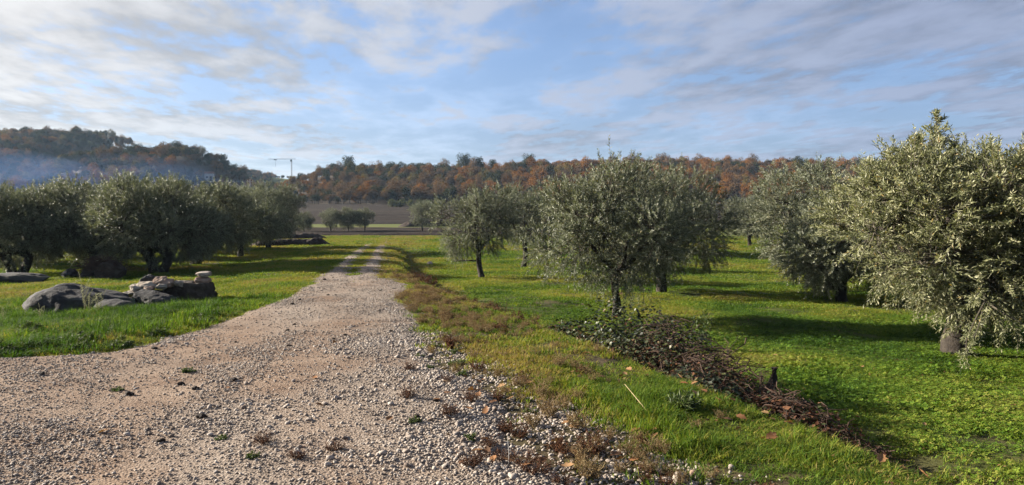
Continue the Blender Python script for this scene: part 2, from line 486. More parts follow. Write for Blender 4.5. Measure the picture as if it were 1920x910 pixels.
def ground_mat():
    m, t = material('ground')
    pos = t.n('ShaderNodeNewGeometry').outputs['Position']
    g = t.ramp(t.noise(pos, .9, 6), [(.3, (.035, .05, .010)), (.55, (.075, .095, .018)), (.75, (.12, .115, .03))])
    far = t.ramp(t.noise(pos, .05, 5), [(.35, (.085, .115, .02)), (.65, (.135, .145, .032))])
    s = t.ramp(t.noise(pos, 2.3, 6), [(.3, (.05, .035, .022)), (.7, (.12, .085, .055))])
    a = t.n('ShaderNodeAttribute', attribute_name='soil').outputs['Fac']
    fr = t.n('ShaderNodeAttribute', attribute_name='far').outputs['Fac']
    c = t.mix(a, t.mix(fr, g, far), s)
    b = t.n('ShaderNodeBump', i_Strength=.6, i_Distance=.04, i_Height=t.noise(pos, 14, 6, .7))
    p = t.n('ShaderNodeBsdfPrincipled', i_Base_Color=c, i_Roughness=.95, i_Specular_IOR_Level=.1)
    t.put(p.inputs['Normal'], b.outputs[0])
    t.n('ShaderNodeOutputMaterial', i_Surface=p)
    return m
def soil_attr(x, y):
    s = x - np.interp(y, DY, DX)
    near = 1 - sm(30, 50, y)
    v = .9 * np.exp(-.5 * (s / .5) ** 2) * near
    v = np.maximum(v, .75 * shoulder(x, y) * near)
    v = np.maximum(v, .85 * sm(.46, .6, fbm(x, y, 1.2, 3)) * (s < .3) * (x > np.interp(y, RIGHT_Y, RIGHT_X)) * near)
    v = np.maximum(v, sm(224, 232, y) * (1 - sm(415, 440, y)))
    v = np.maximum(v, .6 * sm(.55, .7, fbm(x, y, .5, 3)) * (1 - sm(45, 60, y)))
    return v
xs = axis(-1800, -12, 12, .25, 1800, 1.09); ys = axis(-400, -2, 32, .25, 3500, 1.07)
ground_ob = link('ground', grid_mesh('ground', xs, ys, ground, [ground_mat()], attrs={'soil': soil_attr, 'far': lambda x, y: sm(40, 70, y)}))
tag(ground_ob, kind='structure')

def road_mat():
    m, t = material('gravel_road')
    pos = t.n('ShaderNodeNewGeometry').outputs['Position']
    base = t.ramp(t.noise(pos, .8, 5, .6), [(.25, (.17, .108, .07)), (.5, (.26, .182, .128)), (.75, (.32, .248, .185))])
    vo = t.n('ShaderNodeTexVoronoi', feature='F1', i_Scale=62.); t.put(vo.inputs['Vector'], pos)
    cell = t.n('ShaderNodeSeparateColor', i_0=vo.outputs['Color']).outputs[0]
    peb = t.ramp(cell, [(0, (.11, .078, .056)), (.5, (.27, .212, .165)), (1, (.42, .36, .305))])
    k = t.maprange(t.noise(pos, 1.1, 4), .35, .65, .35, .9)
    earth = t.n('ShaderNodeAttribute', attribute_name='earth').outputs['Fac']
    c = t.mix(t.math('MULTIPLY', k, t.maprange(earth, 0, 1, 1, .45)), t.mix(earth, t.mix(.5, base, (.21, .185, .16)), t.ramp(t.noise(pos, 2.2, 5), [(.3, (.15, .085, .05)), (.7, (.29, .195, .13))])), peb)
    hgt = t.math('SUBTRACT', 1., vo.outputs['Distance'])
    hh = t.math('ADD', t.math('MULTIPLY', hgt, .6), t.math('MULTIPLY', t.noise(pos, 30, 5), .6))
    b = t.n('ShaderNodeBump', i_Strength=.9, i_Distance=.012, i_Height=hh)
    p = t.n('ShaderNodeBsdfPrincipled', i_Base_Color=c, i_Roughness=.92, i_Specular_IOR_Level=.15)
    t.put(p.inputs['Normal'], b.outputs[0])
    t.n('ShaderNodeOutputMaterial', i_Surface=p)
    return m
def road_z(x, y):
    m_ = np.minimum(road_mask(x, y), -middle_strip(x, y))
    ruts = .02 * (fbm(x, y, .8, 3) - .5) + .035 * (fbm(x, y, 3., 3) - .5)
    return ground(x, y) + .018 + (.02 + ruts) * sm(0, .4, m_) - .06 * sm(.12, -.25, m_)
rxs = np.arange(-16, 3.2, .1); rys = np.concatenate([np.arange(-6, 3.5, .25), np.arange(3.5, 26, .1), np.arange(26, 78, .3)])
road_ob = link('gravel_road', grid_mesh('gravel_road', rxs, rys, road_z, [road_mat()],
               keep=lambda x, y: np.minimum(road_mask(x, y), -middle_strip(x, y)) > -.2,
               attrs={'earth': lambda x, y: np.clip(sm(-1.2, -3.6, x + (fbm(x, y, .6, 3) - .5) * 3) * sm(13, 8, y) + .5 * sm(.5, .7, fbm(x, y, 1.3, 3)) + .55 * (np.exp(-.5 * ((np.interp(y, RIGHT_Y, RIGHT_X) - x + .25 * np.sin(y * .7) - 1.35) / .3) ** 2) + np.exp(-.5 * ((np.interp(y, RIGHT_Y, RIGHT_X) - x + .25 * np.sin(y * .7) - 2.8) / .32) ** 2)) * sm(24, 16, y), 0, 1)}))
tag(road_ob, kind='structure')
def top_z(x, y):
    """height of whatever surface lies there"""
    return np.where(np.minimum(road_mask(x, y), -middle_strip(x, y)) > -.05, np.maximum(road_z(x, y), ground(x, y)), ground(x, y))

def plough_mat():
    m, t = material('ploughed_soil')
    pos = t.n('ShaderNodeNewGeometry').outputs['Position']
    c = t.ramp(t.noise(pos, .35, 7, .65), [(.3, (.018, .012, .009)), (.5, (.030, .021, .016)), (.72, (.048, .035, .027))])
    mp = t.n('ShaderNodeMapping', i_Vector=pos); mp.inputs['Scale'].default_value = (.02, .28, 1)
    c = t.mix(t.maprange(t.noise(mp.outputs[0], 1., 4), .45, .7, 0, .55), c, (.055, .042, .03))
    b = t.n('ShaderNodeBump', i_Strength=.8, i_Distance=.25, i_Height=t.noise(pos, 1.6, 6, .7))
    p = t.n('ShaderNodeBsdfPrincipled', i_Base_Color=c, i_Roughness=.95, i_Specular_IOR_Level=.1)
    t.put(p.inputs['Normal'], b.outputs[0])
    t.n('ShaderNodeOutputMaterial', i_Surface=p)
    return m
M['plough'] = plough_mat()
def plough(name, x0, x1, y0, y1, period, amp, h):
    def zf(x, y):
        e = np.minimum(np.minimum(x - x0, x1 - x), np.minimum(y - y0, y1 - y))
        return ground(x, y) + h + amp * np.sin(y / period * 2 * math.pi + .6 * np.sin(x / 23.)) + amp * .8 * (fbm(x, y, .5, 2) - .5) - (h + .2) * sm(.8, 0, e)
    o = link(name, grid_mesh(name, np.arange(x0, x1 + .1, 1.6), np.arange(y0, y1 + .1, period / 5), zf, [M['plough']]))
    return tag(o, kind='structure')
plough('ploughed_field', -150, 75, 126, 226, 2.4, .14, .22)
plough('ploughed_strip', -44, 8, 84, 104, 1.6, .10, .16)

# ------------------------------------------------------------------ olive trees
def leaves_on_shoots(rg, P, D, L, K, ll, lw, droop=.25, spread=.85):
    """K leaves along each shoot: P base (S,3), D direction (S,3), L length (S,). Returns verts, quads, tint"""
    S = len(P)
    t = (np.arange(K) + .5) / K * .95 + .05
    t = t[None] + (rg.random((S, K)) - .5) * .5 / K
    C = P[:, None] + D[:, None] * (L[:, None] * t)[..., None]
    C[..., 2] -= droop * (L[:, None] * t ** 2) * .6
    a = np.cross(D, np.array([0.13, .21, 1.0])); a = nrm(a); b = np.cross(D, a)
    ph = (np.arange(K)[None] * 2.1 + rg.random((S, 1)) * 6.28) + (rg.random((S, K)) - .5) * 1.0
    perp = a[:, None] * np.cos(ph)[..., None] + b[:, None] * np.sin(ph)[..., None]
    ax = nrm(D[:, None] * (.75 - .35 * rg.random((S, K, 1))) + perp * spread + rg.normal(0, .22, (S, K, 3)))
    nn = nrm(np.cross(ax, np.cross(ax, D[:, None] + rg.normal(0, .5, (S, K, 3)))))
    sd = np.cross(ax, nn)
    l = ll * (.7 + .6 * rg.random((S, K, 1))) * (1 - .35 * (t[..., None] > .9)); wv = lw * (.75 + .5 * rg.random((S, K, 1))) * .5
    v0 = C; v2 = C + ax * l - nn * l * .10
    mid = C + ax * l * .45 + nn * l * .05
    V = np.stack([v0, mid + sd * wv, v2, mid - sd * wv], 2).reshape(-1, 3)
    q = np.arange(len(V)).reshape(-1, 4)
    base = rg.random((S, 1)) * .45 + rg.random((S, K)) * .5
    base = np.where(rg.random((S, K)) < .02, 1., base)
    return V, q, np.repeat(base.ravel(), 4)

def olive_parts(seed, H, Rx, Ry, low=.28, fork=1.0, trunk_r=.13, nblob=16, nshoot=1500, K=20, ll=.075, lw=.019, lean=(0, 0), twin=False, ups=(), shift=(0, 0)):
    rg = np.random.default_rng(seed)
    z0 = low * H; cz = (z0 + H) / 2; rz = (H - z0) / 2
    # sub-crowns spread over the crown's volume
    blobs = []
    tries = 0
    while len(blobs) < nblob and tries < 4000:
        tries += 1
        d = nrm(rg.normal(size=3)); r = rg.random() ** .45
        p = np.array([d[0] * r * Rx * .80, d[1] * r * Ry * .80, d[2] * r * rz * .78])
        rb = (.20 + .22 * rg.random()) * min(Rx, rz * 1.25)
        if all(np.linalg.norm((p - q) / (1, 1, .8)) > .52 * (rb + s) for q, s in blobs): blobs.append((p, rb))
    B = np.array([b[0] for b in blobs]) + (shift[0], shift[1], cz); rb = np.array([b[1] for b in blobs])
    # wood
    stems = []
    nst = 2 if twin else 1
    for s in range(nst):
        off = np.array([(s - .5) * .28, rg.normal() * .05, 0]) if twin else np.zeros(3)
        ln = np.array([lean[0] + ((s - .5) * .55 if twin else 0), lean[1], 0])
        zt = np.linspace(-.12, fork, 7)
        pts = np.stack([off[0] + ln[0] * np.maximum(zt, 0) / fork + .03 * np.sin(zt * 5 + seed), off[1] + ln[1] * np.maximum(zt, 0) / fork + .03 * np.cos(zt * 4 + seed), zt], -1)
        rad = trunk_r * (np.array([1.4, 1.12, .98, .92, .95, .92, 1.0])) * (.8 if twin else 1)
        stems.append((pts, rad))
    trunk = MB()
    for pts, rad in stems: trunk.tube(pts, rad, 11, wob=.17, rg=rg)
    nl = 4 if not twin else 5
    ang0 = rg.random() * 6.28
    limbs = []; ends = []
    for k in range(nl):
        tip = stems[k % nst][0][-1]
        a = ang0 + k * 6.28 / nl + rg.normal() * .2
        e = np.array([math.cos(a) * Rx * .48 + shift[0] * .7, math.sin(a) * Ry * .48 + shift[1] * .7, cz + rg.normal() * .12 * rz])
        u = np.linspace(0, 1, 7)[:, None]
        pts = tip * (1 - u) + e * u + np.array([0, 0, -.18]) * np.sin(u * 3.14) + rg.normal(0, .03, (7, 3)) * np.sin(u * 3.14)
        pts[0] -= (0, 0, .06)
        mb = MB(); mb.tube(pts, np.linspace(trunk_r * .62, trunk_r * .24, 7), 7, wob=.08, rg=rg)
        limbs.append(mb); ends.append(pts)
    tw = MB()
    E = np.concatenate([p[3:] for p in ends])
    for b in B:
        j = np.argmin(np.linalg.norm(E - b, axis=1)); s = E[j]
        u = np.linspace(0, 1, 5)[:, None]
        pts = s * (1 - u) + b * u + rg.normal(0, .05, (5, 3)) * np.sin(u * 3.14)
        tw.tube(pts, np.linspace(trunk_r * .26, .012, 5), 5, cap=False)
    # shoots
    wgt = rb ** 2; cnt = np.maximum(6, (nshoot * wgt / wgt.sum()).astype(int))
    bi = np.repeat(np.arange(len(B)), cnt); S = len(bi)
    d = nrm(rg.normal(size=(S, 3)))
    cen = np.array([shift[0], shift[1], cz])
    outb = nrm((B[bi] - cen) / (Rx, Ry, rz))
    d = nrm(d + .55 * outb)
    P = B[bi] + d * (rb[bi] * (.35 + .62 * rg.random(S) ** .6))[:, None]
    rel = (P[:, 2] - z0) / (H - z0)
    up = np.where(rel > .35, .55, -.35 + rel)[:, None]
    D = nrm(.75 * d + np.array([0, 0, 1.]) * up + .38 * rg.normal(size=(S, 3)))
    L = .24 + .34 * rg.random(S)
    tall = (rel > .6) & (rg.random(S) < .05)
    L[tall] *= 1.7; D[tall] = nrm(D[tall] + (0, 0, 1.2))
    P[:, 2] = np.maximum(P[:, 2], .22)
    for (ux, uy, uz, n, ln) in ups:                                # water sprouts: a leader with laterals, cone-shaped
        t_ = rg.random(n); az = rg.random(n) * 6.28
        lead = np.array([ux, uy, uz]) + np.outer(t_ * ln, (.03, 0, 1.)); lat = np.stack([np.cos(az), np.sin(az), 1.1 + 0 * az], -1)
        P = np.concatenate([P, lead, [[ux, uy, uz]], [[ux, uy, uz + ln * .45]]]); D = np.concatenate([D, nrm(lat), [[.02, 0, 1.]], [[.03, 0, 1.]]])
        L = np.concatenate([L, ln * .42 * (1.05 - t_) + .06, [ln * .7], [ln * .62]])
    # thin shoot stems, all at once
    S = len(P)
    e1 = P + D * (L * .9)[:, None]; e1[:, 2] -= .25 * L * .81 * .6
    s0 = P - D * .12
    a = nrm(np.cross(D, (.2, .1, 1.))); b = np.cross(D, a)
    ring = [a, -.5 * a + .87 * b, -.5 * a - .87 * b]
    V = np.stack([s0 + r_ * .006 for r_ in ring] + [e1 + r_ * .0022 for r_ in ring], 1).reshape(-1, 3)
    o = (np.arange(S) * 6)[:, None]
    q = np.concatenate([o + np.array([[0, 1, 4, 3]]), o + np.array([[1, 2, 5, 4]]), o + np.array([[2, 0, 3, 5]])])
    tw.add(V, None, q)
    # twigs from the sub-crown's heart to about one shoot in four
    pick = rg.random(len(bi)) < .16
    for p, b_ in zip(P[:len(bi)][pick], B[bi][pick]):
        m_ = (p + b_) / 2 + rg.normal(0, .05, 3)
        tw.tube([b_, m_, p], [.011, .008, .005], 3, cap=False)
    lv = leaves_on_shoots(rg, P, D, L, K, ll, lw, droop=.22, spread=.62)
    return trunk, limbs, tw, lv

def olive_tree(meshes, label, x, y, rz, sc=1., group='olive trees in the grove', name='olive_tree', dz=0., sxy=1.):
    root = link(name, None, loc=(x, y, float(ground(x, y)) - .02 + dz), rz=rz)
    root.scale = (sc * sxy, sc * sxy, sc)
    tag(root, label, 'olive tree', group)
    link('trunk', meshes['trunk'], root)
    for lm in meshes['limb']: link('limb', lm, root)
    tag(link('twigs', meshes['twigs'], root), kind='stuff')
    tag(link('crown', meshes['crown'], root), kind='stuff')
    return root

def olive_meshes(seed, leaf='olive_leaf', **kw):
    trunk, limbs, tw, (V, q, tint) = olive_parts(seed, **kw)
    return {'trunk': trunk.mesh('trunk', [M['bark']], True), 'limb': [l.mesh('limb', [M['bark']], True) for l in limbs],
            'twigs': tw.mesh('twigs', [M['twig']]), 'crown': mesh_np('crown', V, q, [M[leaf]], attrs={'tint': tint})}

OA = olive_meshes(101, H=3.42, Rx=2.05, Ry=1.8, low=.23, fork=1.15, trunk_r=.095, nblob=30, nshoot=2100, K=26, ll=.075, lw=.020, shift=(-.1, 0))
OB = olive_meshes(102, H=3.9, Rx=1.75, Ry=1.8, low=.26, fork=1.2, trunk_r=.115, nblob=22, nshoot=1500, K=24, ll=.078, lw=.021, lean=(-.12, 0))
OC = olive_meshes(103, H=4.4, Rx=2.8, Ry=2.4, low=.14, fork=.95, trunk_r=.17, nblob=36, nshoot=2700, K=24, ll=.085, lw=.024)
OD = olive_meshes(104, leaf='olive_leaf_pale', H=3.3, Rx=2.15, Ry=1.9, low=.26, fork=1.0, trunk_r=.155, nblob=40, nshoot=3300, K=28, ll=.076, lw=.019, lean=(.1, 0),
                  ups=((-.24, .2, 2.95, 24, 1.0), (-.50, .25, 2.85, 14, .7), (.06, .3, 2.85, 14, .65), (-.75, .1, 2.8, 10, .5), (-1.2, 0, 2.7, 8, .4), (1.0, 0, 2.7, 12, .6)), shift=(-.05, 0))
OE = olive_meshes(105, H=3.6, Rx=2.8, Ry=2.3, low=.15, fork=.85, trunk_r=.19, nblob=36, nshoot=2800, K=24, ll=.085, lw=.025, lean=(-.3, 0))
OF = olive_meshes(106, H=3.5, Rx=2.7, Ry=2.3, low=.16, fork=.85, trunk_r=.21, nblob=36, nshoot=2700, K=24, ll=.085, lw=.025, twin=True)

GR = 'olive trees right of the track'
olive_tree(OA, 'olive tree with slim dark straight trunk in front of the ditch, nearest the middle', 2.42, 16.96, 0, group=GR)
olive_tree(OC, 'dark olive tree standing half hidden behind the slim straight-trunked one', 5.0, 24.5, 1.9, .98, group=GR)
olive_tree(OB, 'small round olive tree with forked trunk nearest the track on the right', -1.35, 31.8, 0, 1.03, group=GR)
olive_tree(OB, 'small olive tree with V-shaped trunk just behind the forked one', .66, 40.2, 2.2, 1.16, group=GR)
olive_tree(OD, 'large pale olive tree in right foreground with tall sprouts on top', 7.5, 12.3, 0, 1.04, group=GR, sxy=1.16)
olive_tree(OC, 'dense olive tree left behind the large pale foreground olive', 11.7, 26.8, 4.4, 1.08, group=GR, sxy=1.16)
olive_tree(OE, 'shaded olive tree in the gap between the dense and the pale foreground olive', 10.1, 22.3, 1.1, .88, group=GR)
olive_tree(OE, 'olive tree at the right edge of the picture behind the pale one', 13.6, 20.0, 2.6, 1.2, group=GR)
olive_tree(OD, 'olive tree cut by the right picture edge, crown beside the sprouting one', 9.75, 13.2, 2.4, 1., group=GR)
olive_tree(OB, 'distant small olive tree by the end of the track, right side', -11.3, 92, 1.2, 1.05, group=GR)
olive_tree(OC, 'far olive tree seen through the gap between the dark and the dense crowns', 19.5, 60, .7, .95, group=GR)
olive_tree(OE, 'far olive tree behind the dense crown on the right', 27, 47, 3.7, 1.05, group=GR)
olive_tree(OE, 'far olive tree filling the background under the dark crown', 10.5, 52, 1.7, .95, group=GR)
GL = 'olive trees left of the track'
olive_tree(OF, 'olive tree with twin trunk at the left picture edge', -19.4, 28.6, .4, .94, group=GL, sxy=1.1)
olive_tree(OE, 'olive tree growing behind the rock heap with dry brush', -17.2, 30.5, 1.0, 1.04, group=GL, sxy=1.12)
olive_tree(OF, 'olive tree with two leaning trunks behind the stacked white stones', -13.4, 27.6, 0, .97, group=GL, sxy=1.12)
olive_tree(OE, 'olive tree third from the track on the left, thick short trunk', -14.6, 33.6, 3.9, 1.06, group=GL, sxy=1.12)
olive_tree(OC, 'olive tree second from the track on the left', -15.9, 42.7, 2.7, .94, group=GL, sxy=1.1)
olive_tree(OC, 'dark round olive tree nearest the track on the left, by the soil mounds', -17.5, 52.6, 5.2, 1.08, group=GL)
olive_tree(OE, 'olive tree in the back row, left of the twin-trunked one', -29, 38, 5.0, 1.15, group=GL)
olive_tree(OC, 'tall olive tree in the back row above the rock heap', -26, 42, .3, 1.0, group=GL)
olive_tree(OF, 'olive tree in the back row over the white stones', -21.5, 41, 2.1, 1.15, group=GL)
olive_tree(OE, 'olive tree in the back row behind the thick short trunk', -23, 52, 2.9, 1.15, group=GL)
olive_tree(OC, 'olive tree in the back row between the second and nearest trees left of the track', -20.6, 47.5, 3.4, .95, group=GL)
olive_tree(OF, 'olive tree low at the far left of the picture, behind the twin trunk', -24.5, 34.5, 3.0, .95, group=GL)
GF = 'pale young olives in the hollow'
for k, (x, y, s, lab) in enumerate([(-25.6, 90, .72, 'leftmost pale young olive in the hollow before the ploughed field'), (-22.6, 91, .8, 'second pale young olive from left in the hollow'),
                                  (-20.6, 92, .85, 'third pale young olive from left in the hollow'), (-18.7, 93, .8, 'rightmost pale young olive in the hollow beside the ploughed strip')]):
    olive_tree(OB if k % 2 else OA, lab, x, y, k * 1.7, s, group=GF)

# ------------------------------------------------------------------ wood on the hills
def forest_crown(seed, H, W, n, leaf, kind, bare=0.):
    rg = np.random.default_rng(seed)
    nb = 11
    B = []; rbs = []
    for k in range(nb):
        d = nrm(rg.normal(size=3)); r = rg.random() ** .5
        B.append([d[0] * r * W * .36, d[1] * r * W * .36, H * .60 + d[2] * r * H * .26]); rbs.append(W * (.17 + .12 * rg.random()))
    B = np.array(B); rbs = np.array(rbs)
    bi = rg.choice(nb, n, p=rbs ** 2 / (rbs ** 2).sum())
    d = nrm(rg.normal(size=(n, 3)) + (0, 0, .25))
    P = B[bi] + d * (rbs[bi] * (.55 + .5 * rg.random(n)))[:, None]
    nn = nrm(d + rg.normal(0, .6, (n, 3))); a = nrm(np.cross(nn, rg.normal(size=(n, 3)))); b = np.cross(nn, a)
    s = leaf * (.6 + .8 * rg.random((n, 1)))
    V = np.stack([P - a * s, P - b * s * .6, P + a * s, P + b * s * .6], 1).reshape(-1, 3)
    tint = np.repeat(np.clip(rg.random(n) * .6 + .4 * rg.random(nb)[bi], 0, 1), 4)
    q = np.arange(len(V)).reshape(-1, 4)
    mb = MB()
    mb.tube([(0, 0, -.6), (.1, 0, H * .3), (0, .1, H * .7)], [.2, .15, .05], 5)
    for k in range(nb): mb.tube([(0, 0, H * .32), B[k] * (.6, .6, .85), B[k]], [.1, .06, .02], 4, cap=False)
    tv, tf = mb.arrays()
    off = len(V)
    faces = [q] + [f + off for f in tf]
    mi = np.concatenate([np.zeros(len(q), int)] + [np.ones(len(f), int) for f in tf])
    return mesh_np('wood_tree', np.concatenate([V, tv]), faces, [FM[kind], M['forest_trunk']], mi, {'tint': np.concatenate([tint, np.zeros(len(tv))])})
KINDS = ['rust', 'brown', 'green', 'ochre', 'grey']
FT = {}
for i, k in enumerate(KINDS):
    FT[k] = [forest_crown(300 + 10 * i + j, 7.2 + .8 * j, 6.0 + .8 * j, 1500 if k != 'grey' else 800, .22 if k != 'grey' else .15, k) for j in range(3)]

def forest_points():
    rg = np.random.default_rng(77)
    out = []
    sp = 3.7
    gx, gy = np.meshgrid(np.arange(-480, 420, sp), np.arange(228, 605, sp))
    x = (gx + rg.uniform(-2, 2, gx.shape)).ravel(); y = (gy + rg.uniform(-2, 2, gy.shape)).ravel()
    u = x / y
    ok = (abs(u) < .80)
    # the wood's lower edge swings in and out; the saddle at the left of the ridge holds only low growth
    edge = 229 + 7 * np.sin(x / 31.) + 5 * np.sin(x / 11. + 2)
    ok &= y > edge
    ok &= ~((y > 392) & (u > -.328)) & ~((y > 470) & (u < -.47))         # behind the ridge: out of sight
    ok &= ~((abs(u + .4136) < .012) & (y > 262) & (y < 312))   # clearing in front of the hut
    ok &= rg.random(len(x)) < .93
    x, y = x[ok], y[ok]
    # beyond the saddle, far away: a belt of trees on the plateau
    fx = rg.uniform(-330, -120, 420); fy = rg.uniform(565, 640, 420)
    x = np.concatenate([x, fx]); y = np.concatenate([y, fy])
    return x, y, rg
fx_, fy_, frg = forest_points()
fu = fx_ / fy_
# colour: rust on the right, brown in the middle, duller brown and green on the left, mottled by patches
patch = fbm(fx_, fy_, .02, 3); rr = frg.random(len(fx_))
right = sm(-.12, .14, fu)
pr = np.stack([.10 + .55 * right, .44 - .08 * right, .30 - .26 * right, .12 + .04 * right, .10 - .05 * right], -1)
pr[:, 0] += np.clip((patch - .5) * 1.4, -.06, .5); pr[:, 2] += np.clip((.5 - patch) * 1.6, -.06, .5)
top = ground(fx_, fy_)
pr[:, 2] += .35 * sm(12, 18, top) * (1 - right) ; pr = np.clip(pr, .01, None); pr /= pr.sum(1, keepdims=True)
cum = np.cumsum(pr, 1); kind_i = (rr[:, None] > cum).sum(1).clip(0, 4)
fscale = .44 + .42 * frg.random(len(fx_)) ** 1.6; fscale *= np.where(fy_ > 520, .85, 1.)
fscale *= 1 - .30 * sm(-.20, -.3, fu) * sm(-.38, -.3, fu)
frot = frg.random(len(fx_)) * 6.28
# how large each shows, and whether the slope in front hides it
fz = ground(fx_, fy_)
app = fscale / fy_
vis = np.ones(len(fx_), bool)
for f in (.6, .7, .8, .88, .94):
    zz = CAM_Z + (fz + 6 - CAM_Z) * f
    vis &= ground(fx_ * f, fy_ * f) + np.where(fy_ * f > 232, 2., 0) < zz
order = np.argsort(-(app * vis))
single = np.zeros(len(fx_), bool); single[order[:300]] = True
COLW = {'rust': 'rust-orange', 'brown': 'brown-leaved', 'green': 'dark green', 'ochre': 'ochre-yellow', 'grey': 'grey half-bare'}
def zone(u, y):
    marks = [(-.62, 'above the twin-trunked olive at the left edge'), (-.54, 'above the olive by the rock heap'), (-.46, 'above the olive behind the white stones'), (-.395, 'near the small white hut'),
             (-.33, 'near the utility poles'), (-.27, 'below the far crane'), (-.20, 'left of the track end, beyond the hollow'), (-.13, 'straight beyond the track end'), (-.05, 'above the forked olive'),
             (.03, 'left of the slim straight-trunked olive'), (.12, 'above the slim straight-trunked olive'), (.21, 'above the dark half-hidden olive'), (.31, 'in the gap right of the dark olive'),
             (.40, 'above the dense olive'), (.50, 'left of the tall olive sprouts'), (9, 'behind the pale foreground olive')]
    m = next(t for a, t in marks if u < a)
    row = 'at the wood edge' if y < 240 else 'low on the slope' if y < 262 else 'halfway up the slope' if y < 300 else 'high on the hill'
    return row + ', ' + m
for i in np.nonzero(single)[0]:
    k = KINDS[kind_i[i]]; z_ = zone(fu[i], fy_[i])
    o = link('wood_tree', FT[k][i % 3], loc=(fx_[i], fy_[i], fz[i] - .2), rz=frot[i])
    o.scale = (fscale[i], fscale[i], fscale[i] * (.9 + .25 * ((i * 37) % 10) / 10))
    tag(o, f'{COLW[k]} deciduous tree {z_}', 'tree', f'{COLW[k]} trees {z_}')
for ki, k in enumerate(KINDS):
    s_ = (~single) & (kind_i == ki)
    n = s_.sum()
    sc3 = np.stack([fscale[s_]] * 3, -1); sc3[:, 2] *= .85 + .3 * frg.random(n)
    o = scatter('wood_foliage', FT[k], np.stack([fx_[s_], fy_[s_], fz[s_] - .2], -1), np.stack([np.zeros(n), np.zeros(n), frot[s_]], -1), sc3, frg.random(n), ki)
    tag(o, f'{COLW[k]} trees massed on the wooded hills', None, None, 'stuff')
# tall trees that stand out on the skyline
for (px_, d_, hh, k, lab) in [(-.0635, 340, 1.35, 'green', 'tallest dark tree on the ridge skyline, left of two'), (-.0450, 338, 1.15, 'green', 'dark broad skyline tree just right of the tallest one'),
                              (.0245, 340, 1.2, 'green', 'lone dark tree standing above the ridge over the small olive'), (-.386, 420, 1.1, 'grey', 'bare pale tree on the far skyline left of the crane'),
                              (-.222, 338, 1.2, 'green', 'dark tree on the skyline at the left end of the ridge')]:
    x = px_ * d_
    o = link('skyline_tree', FT[k][1], loc=(x, d_, float(ground(x, d_)) - .2), rz=d_ % 6)
    o.scale = (hh * .9, hh * .9, hh); tag(o, lab, 'tree')
# pale bushes along the field edge
hb = forest_crown(390, 2.6, 3.2, 700, .16, 'pale')
for k in range(6):
    x = -33.5 + 2.75 * k; y = 205 - 1.1 * k
    o = link('field_bush', hb, loc=(x, y, float(ground(x, y)) - .55), rz=k * 1.9)
    o.scale = (1.05, 1.05, 1.1)
    tag(o, ['leftmost', 'second from left', 'third from left', 'fourth from left', 'fifth from left', 'rightmost'][k] + ' of the pale green bushes at the ploughed field edge', 'bush', 'pale bushes at the field edge')

# ------------------------------------------------------------------ far structures
def crane(x, y):
    z = float(ground(x, y))
    root = link('tower_crane', None, loc=(x, y, z - .3))
    tag(root, 'thin grey tower crane with long jib on the far skyline', 'crane')
    H = 17.5; mb = MB(); s = .35
    for a in (-s, s):
        for b in (-s, s): mb.tube([(a, b, 0), (a, b, H)], .07, 4)
    for i in range(int(H / 1.5)):
        z0 = i * 1.5
        for (p, q) in (((-s, -s), (s, -s)), ((s, -s), (s, s)), ((s, s), (-s, s)), ((-s, s), (-s, -s))):
            mb.tube([(*p, z0), (*q, z0 + 1.5)], .07, 3)
    link('mast', mb.mesh('mast', [M['steel']]), root)
    jb = MB(); L = 19.
    for (dy, dz_) in ((-.5, 0), (.5, 0), (0, .9)): jb.tube([(3.5, dy, H + dz_), (-L, dy, H + dz_ * .6)], .055, 4)
    for i in range(14):
        x0 = 3 - i * 1.5
        jb.tube([(x0, -.5, H), (x0 - .75, 0, H + .8)], .06, 3); jb.tube([(x0, .5, H), (x0 - .75, 0, H + .8)], .06, 3)
    link('jib', jb.mesh('jib', [M['steel']]), root)
    cb = MB(); cb.box((0, -1.0, H - 1.2), (1.2, 1.2, 1.6)); link('cab', cb.mesh('cab', [M['steel']]), root)
    tr = MB(); tr.box((-13, 0, H - .4), (2.2, 1., .5)); tr.tube([(-13, 0, H - .5), (-13, 0, H - 6)], .06, 4); link('trolley', tr.mesh('trolley', [M['dead_wood']]), root)
crane(-.3005 * 590, 590)
for (u_, d_, top_, lab) in [(-.3574, 190, 337, 'pale utility pole behind the left grove, nearer the track'), (-.3837, 200, 338, 'pale utility pole behind the left grove, farther from the track')]:
    x = u_ * d_; z = float(ground(x, d_)); h_ = CAM_Z + (400 - top_) / 1371 * d_ - z
    mb = MB(); mb.tube([(0, 0, -.5), (0, 0, h_)], [.17, .11], 8)
    root = link('utility_pole', mb.mesh('utility_pole', [M['pole']]), loc=(x, d_, z)); tag(root, lab, 'utility pole', 'utility poles behind the left grove')
    cb = MB(); cb.box((0, 0, h_ - .5), (1.5, .12, .14), .4); link('crossarm', cb.mesh('crossarm', [M['pole']]), root)
    for a in (-.6, 0, .6):
        ib = MB(); ib.tube([(a * math.cos(.4), a * math.sin(.4), h_ - .42), (a * math.cos(.4), a * math.sin(.4), h_ - .2)], .04, 6); link('insulator', ib.mesh('insulator', [M['white_pipe']]), root)
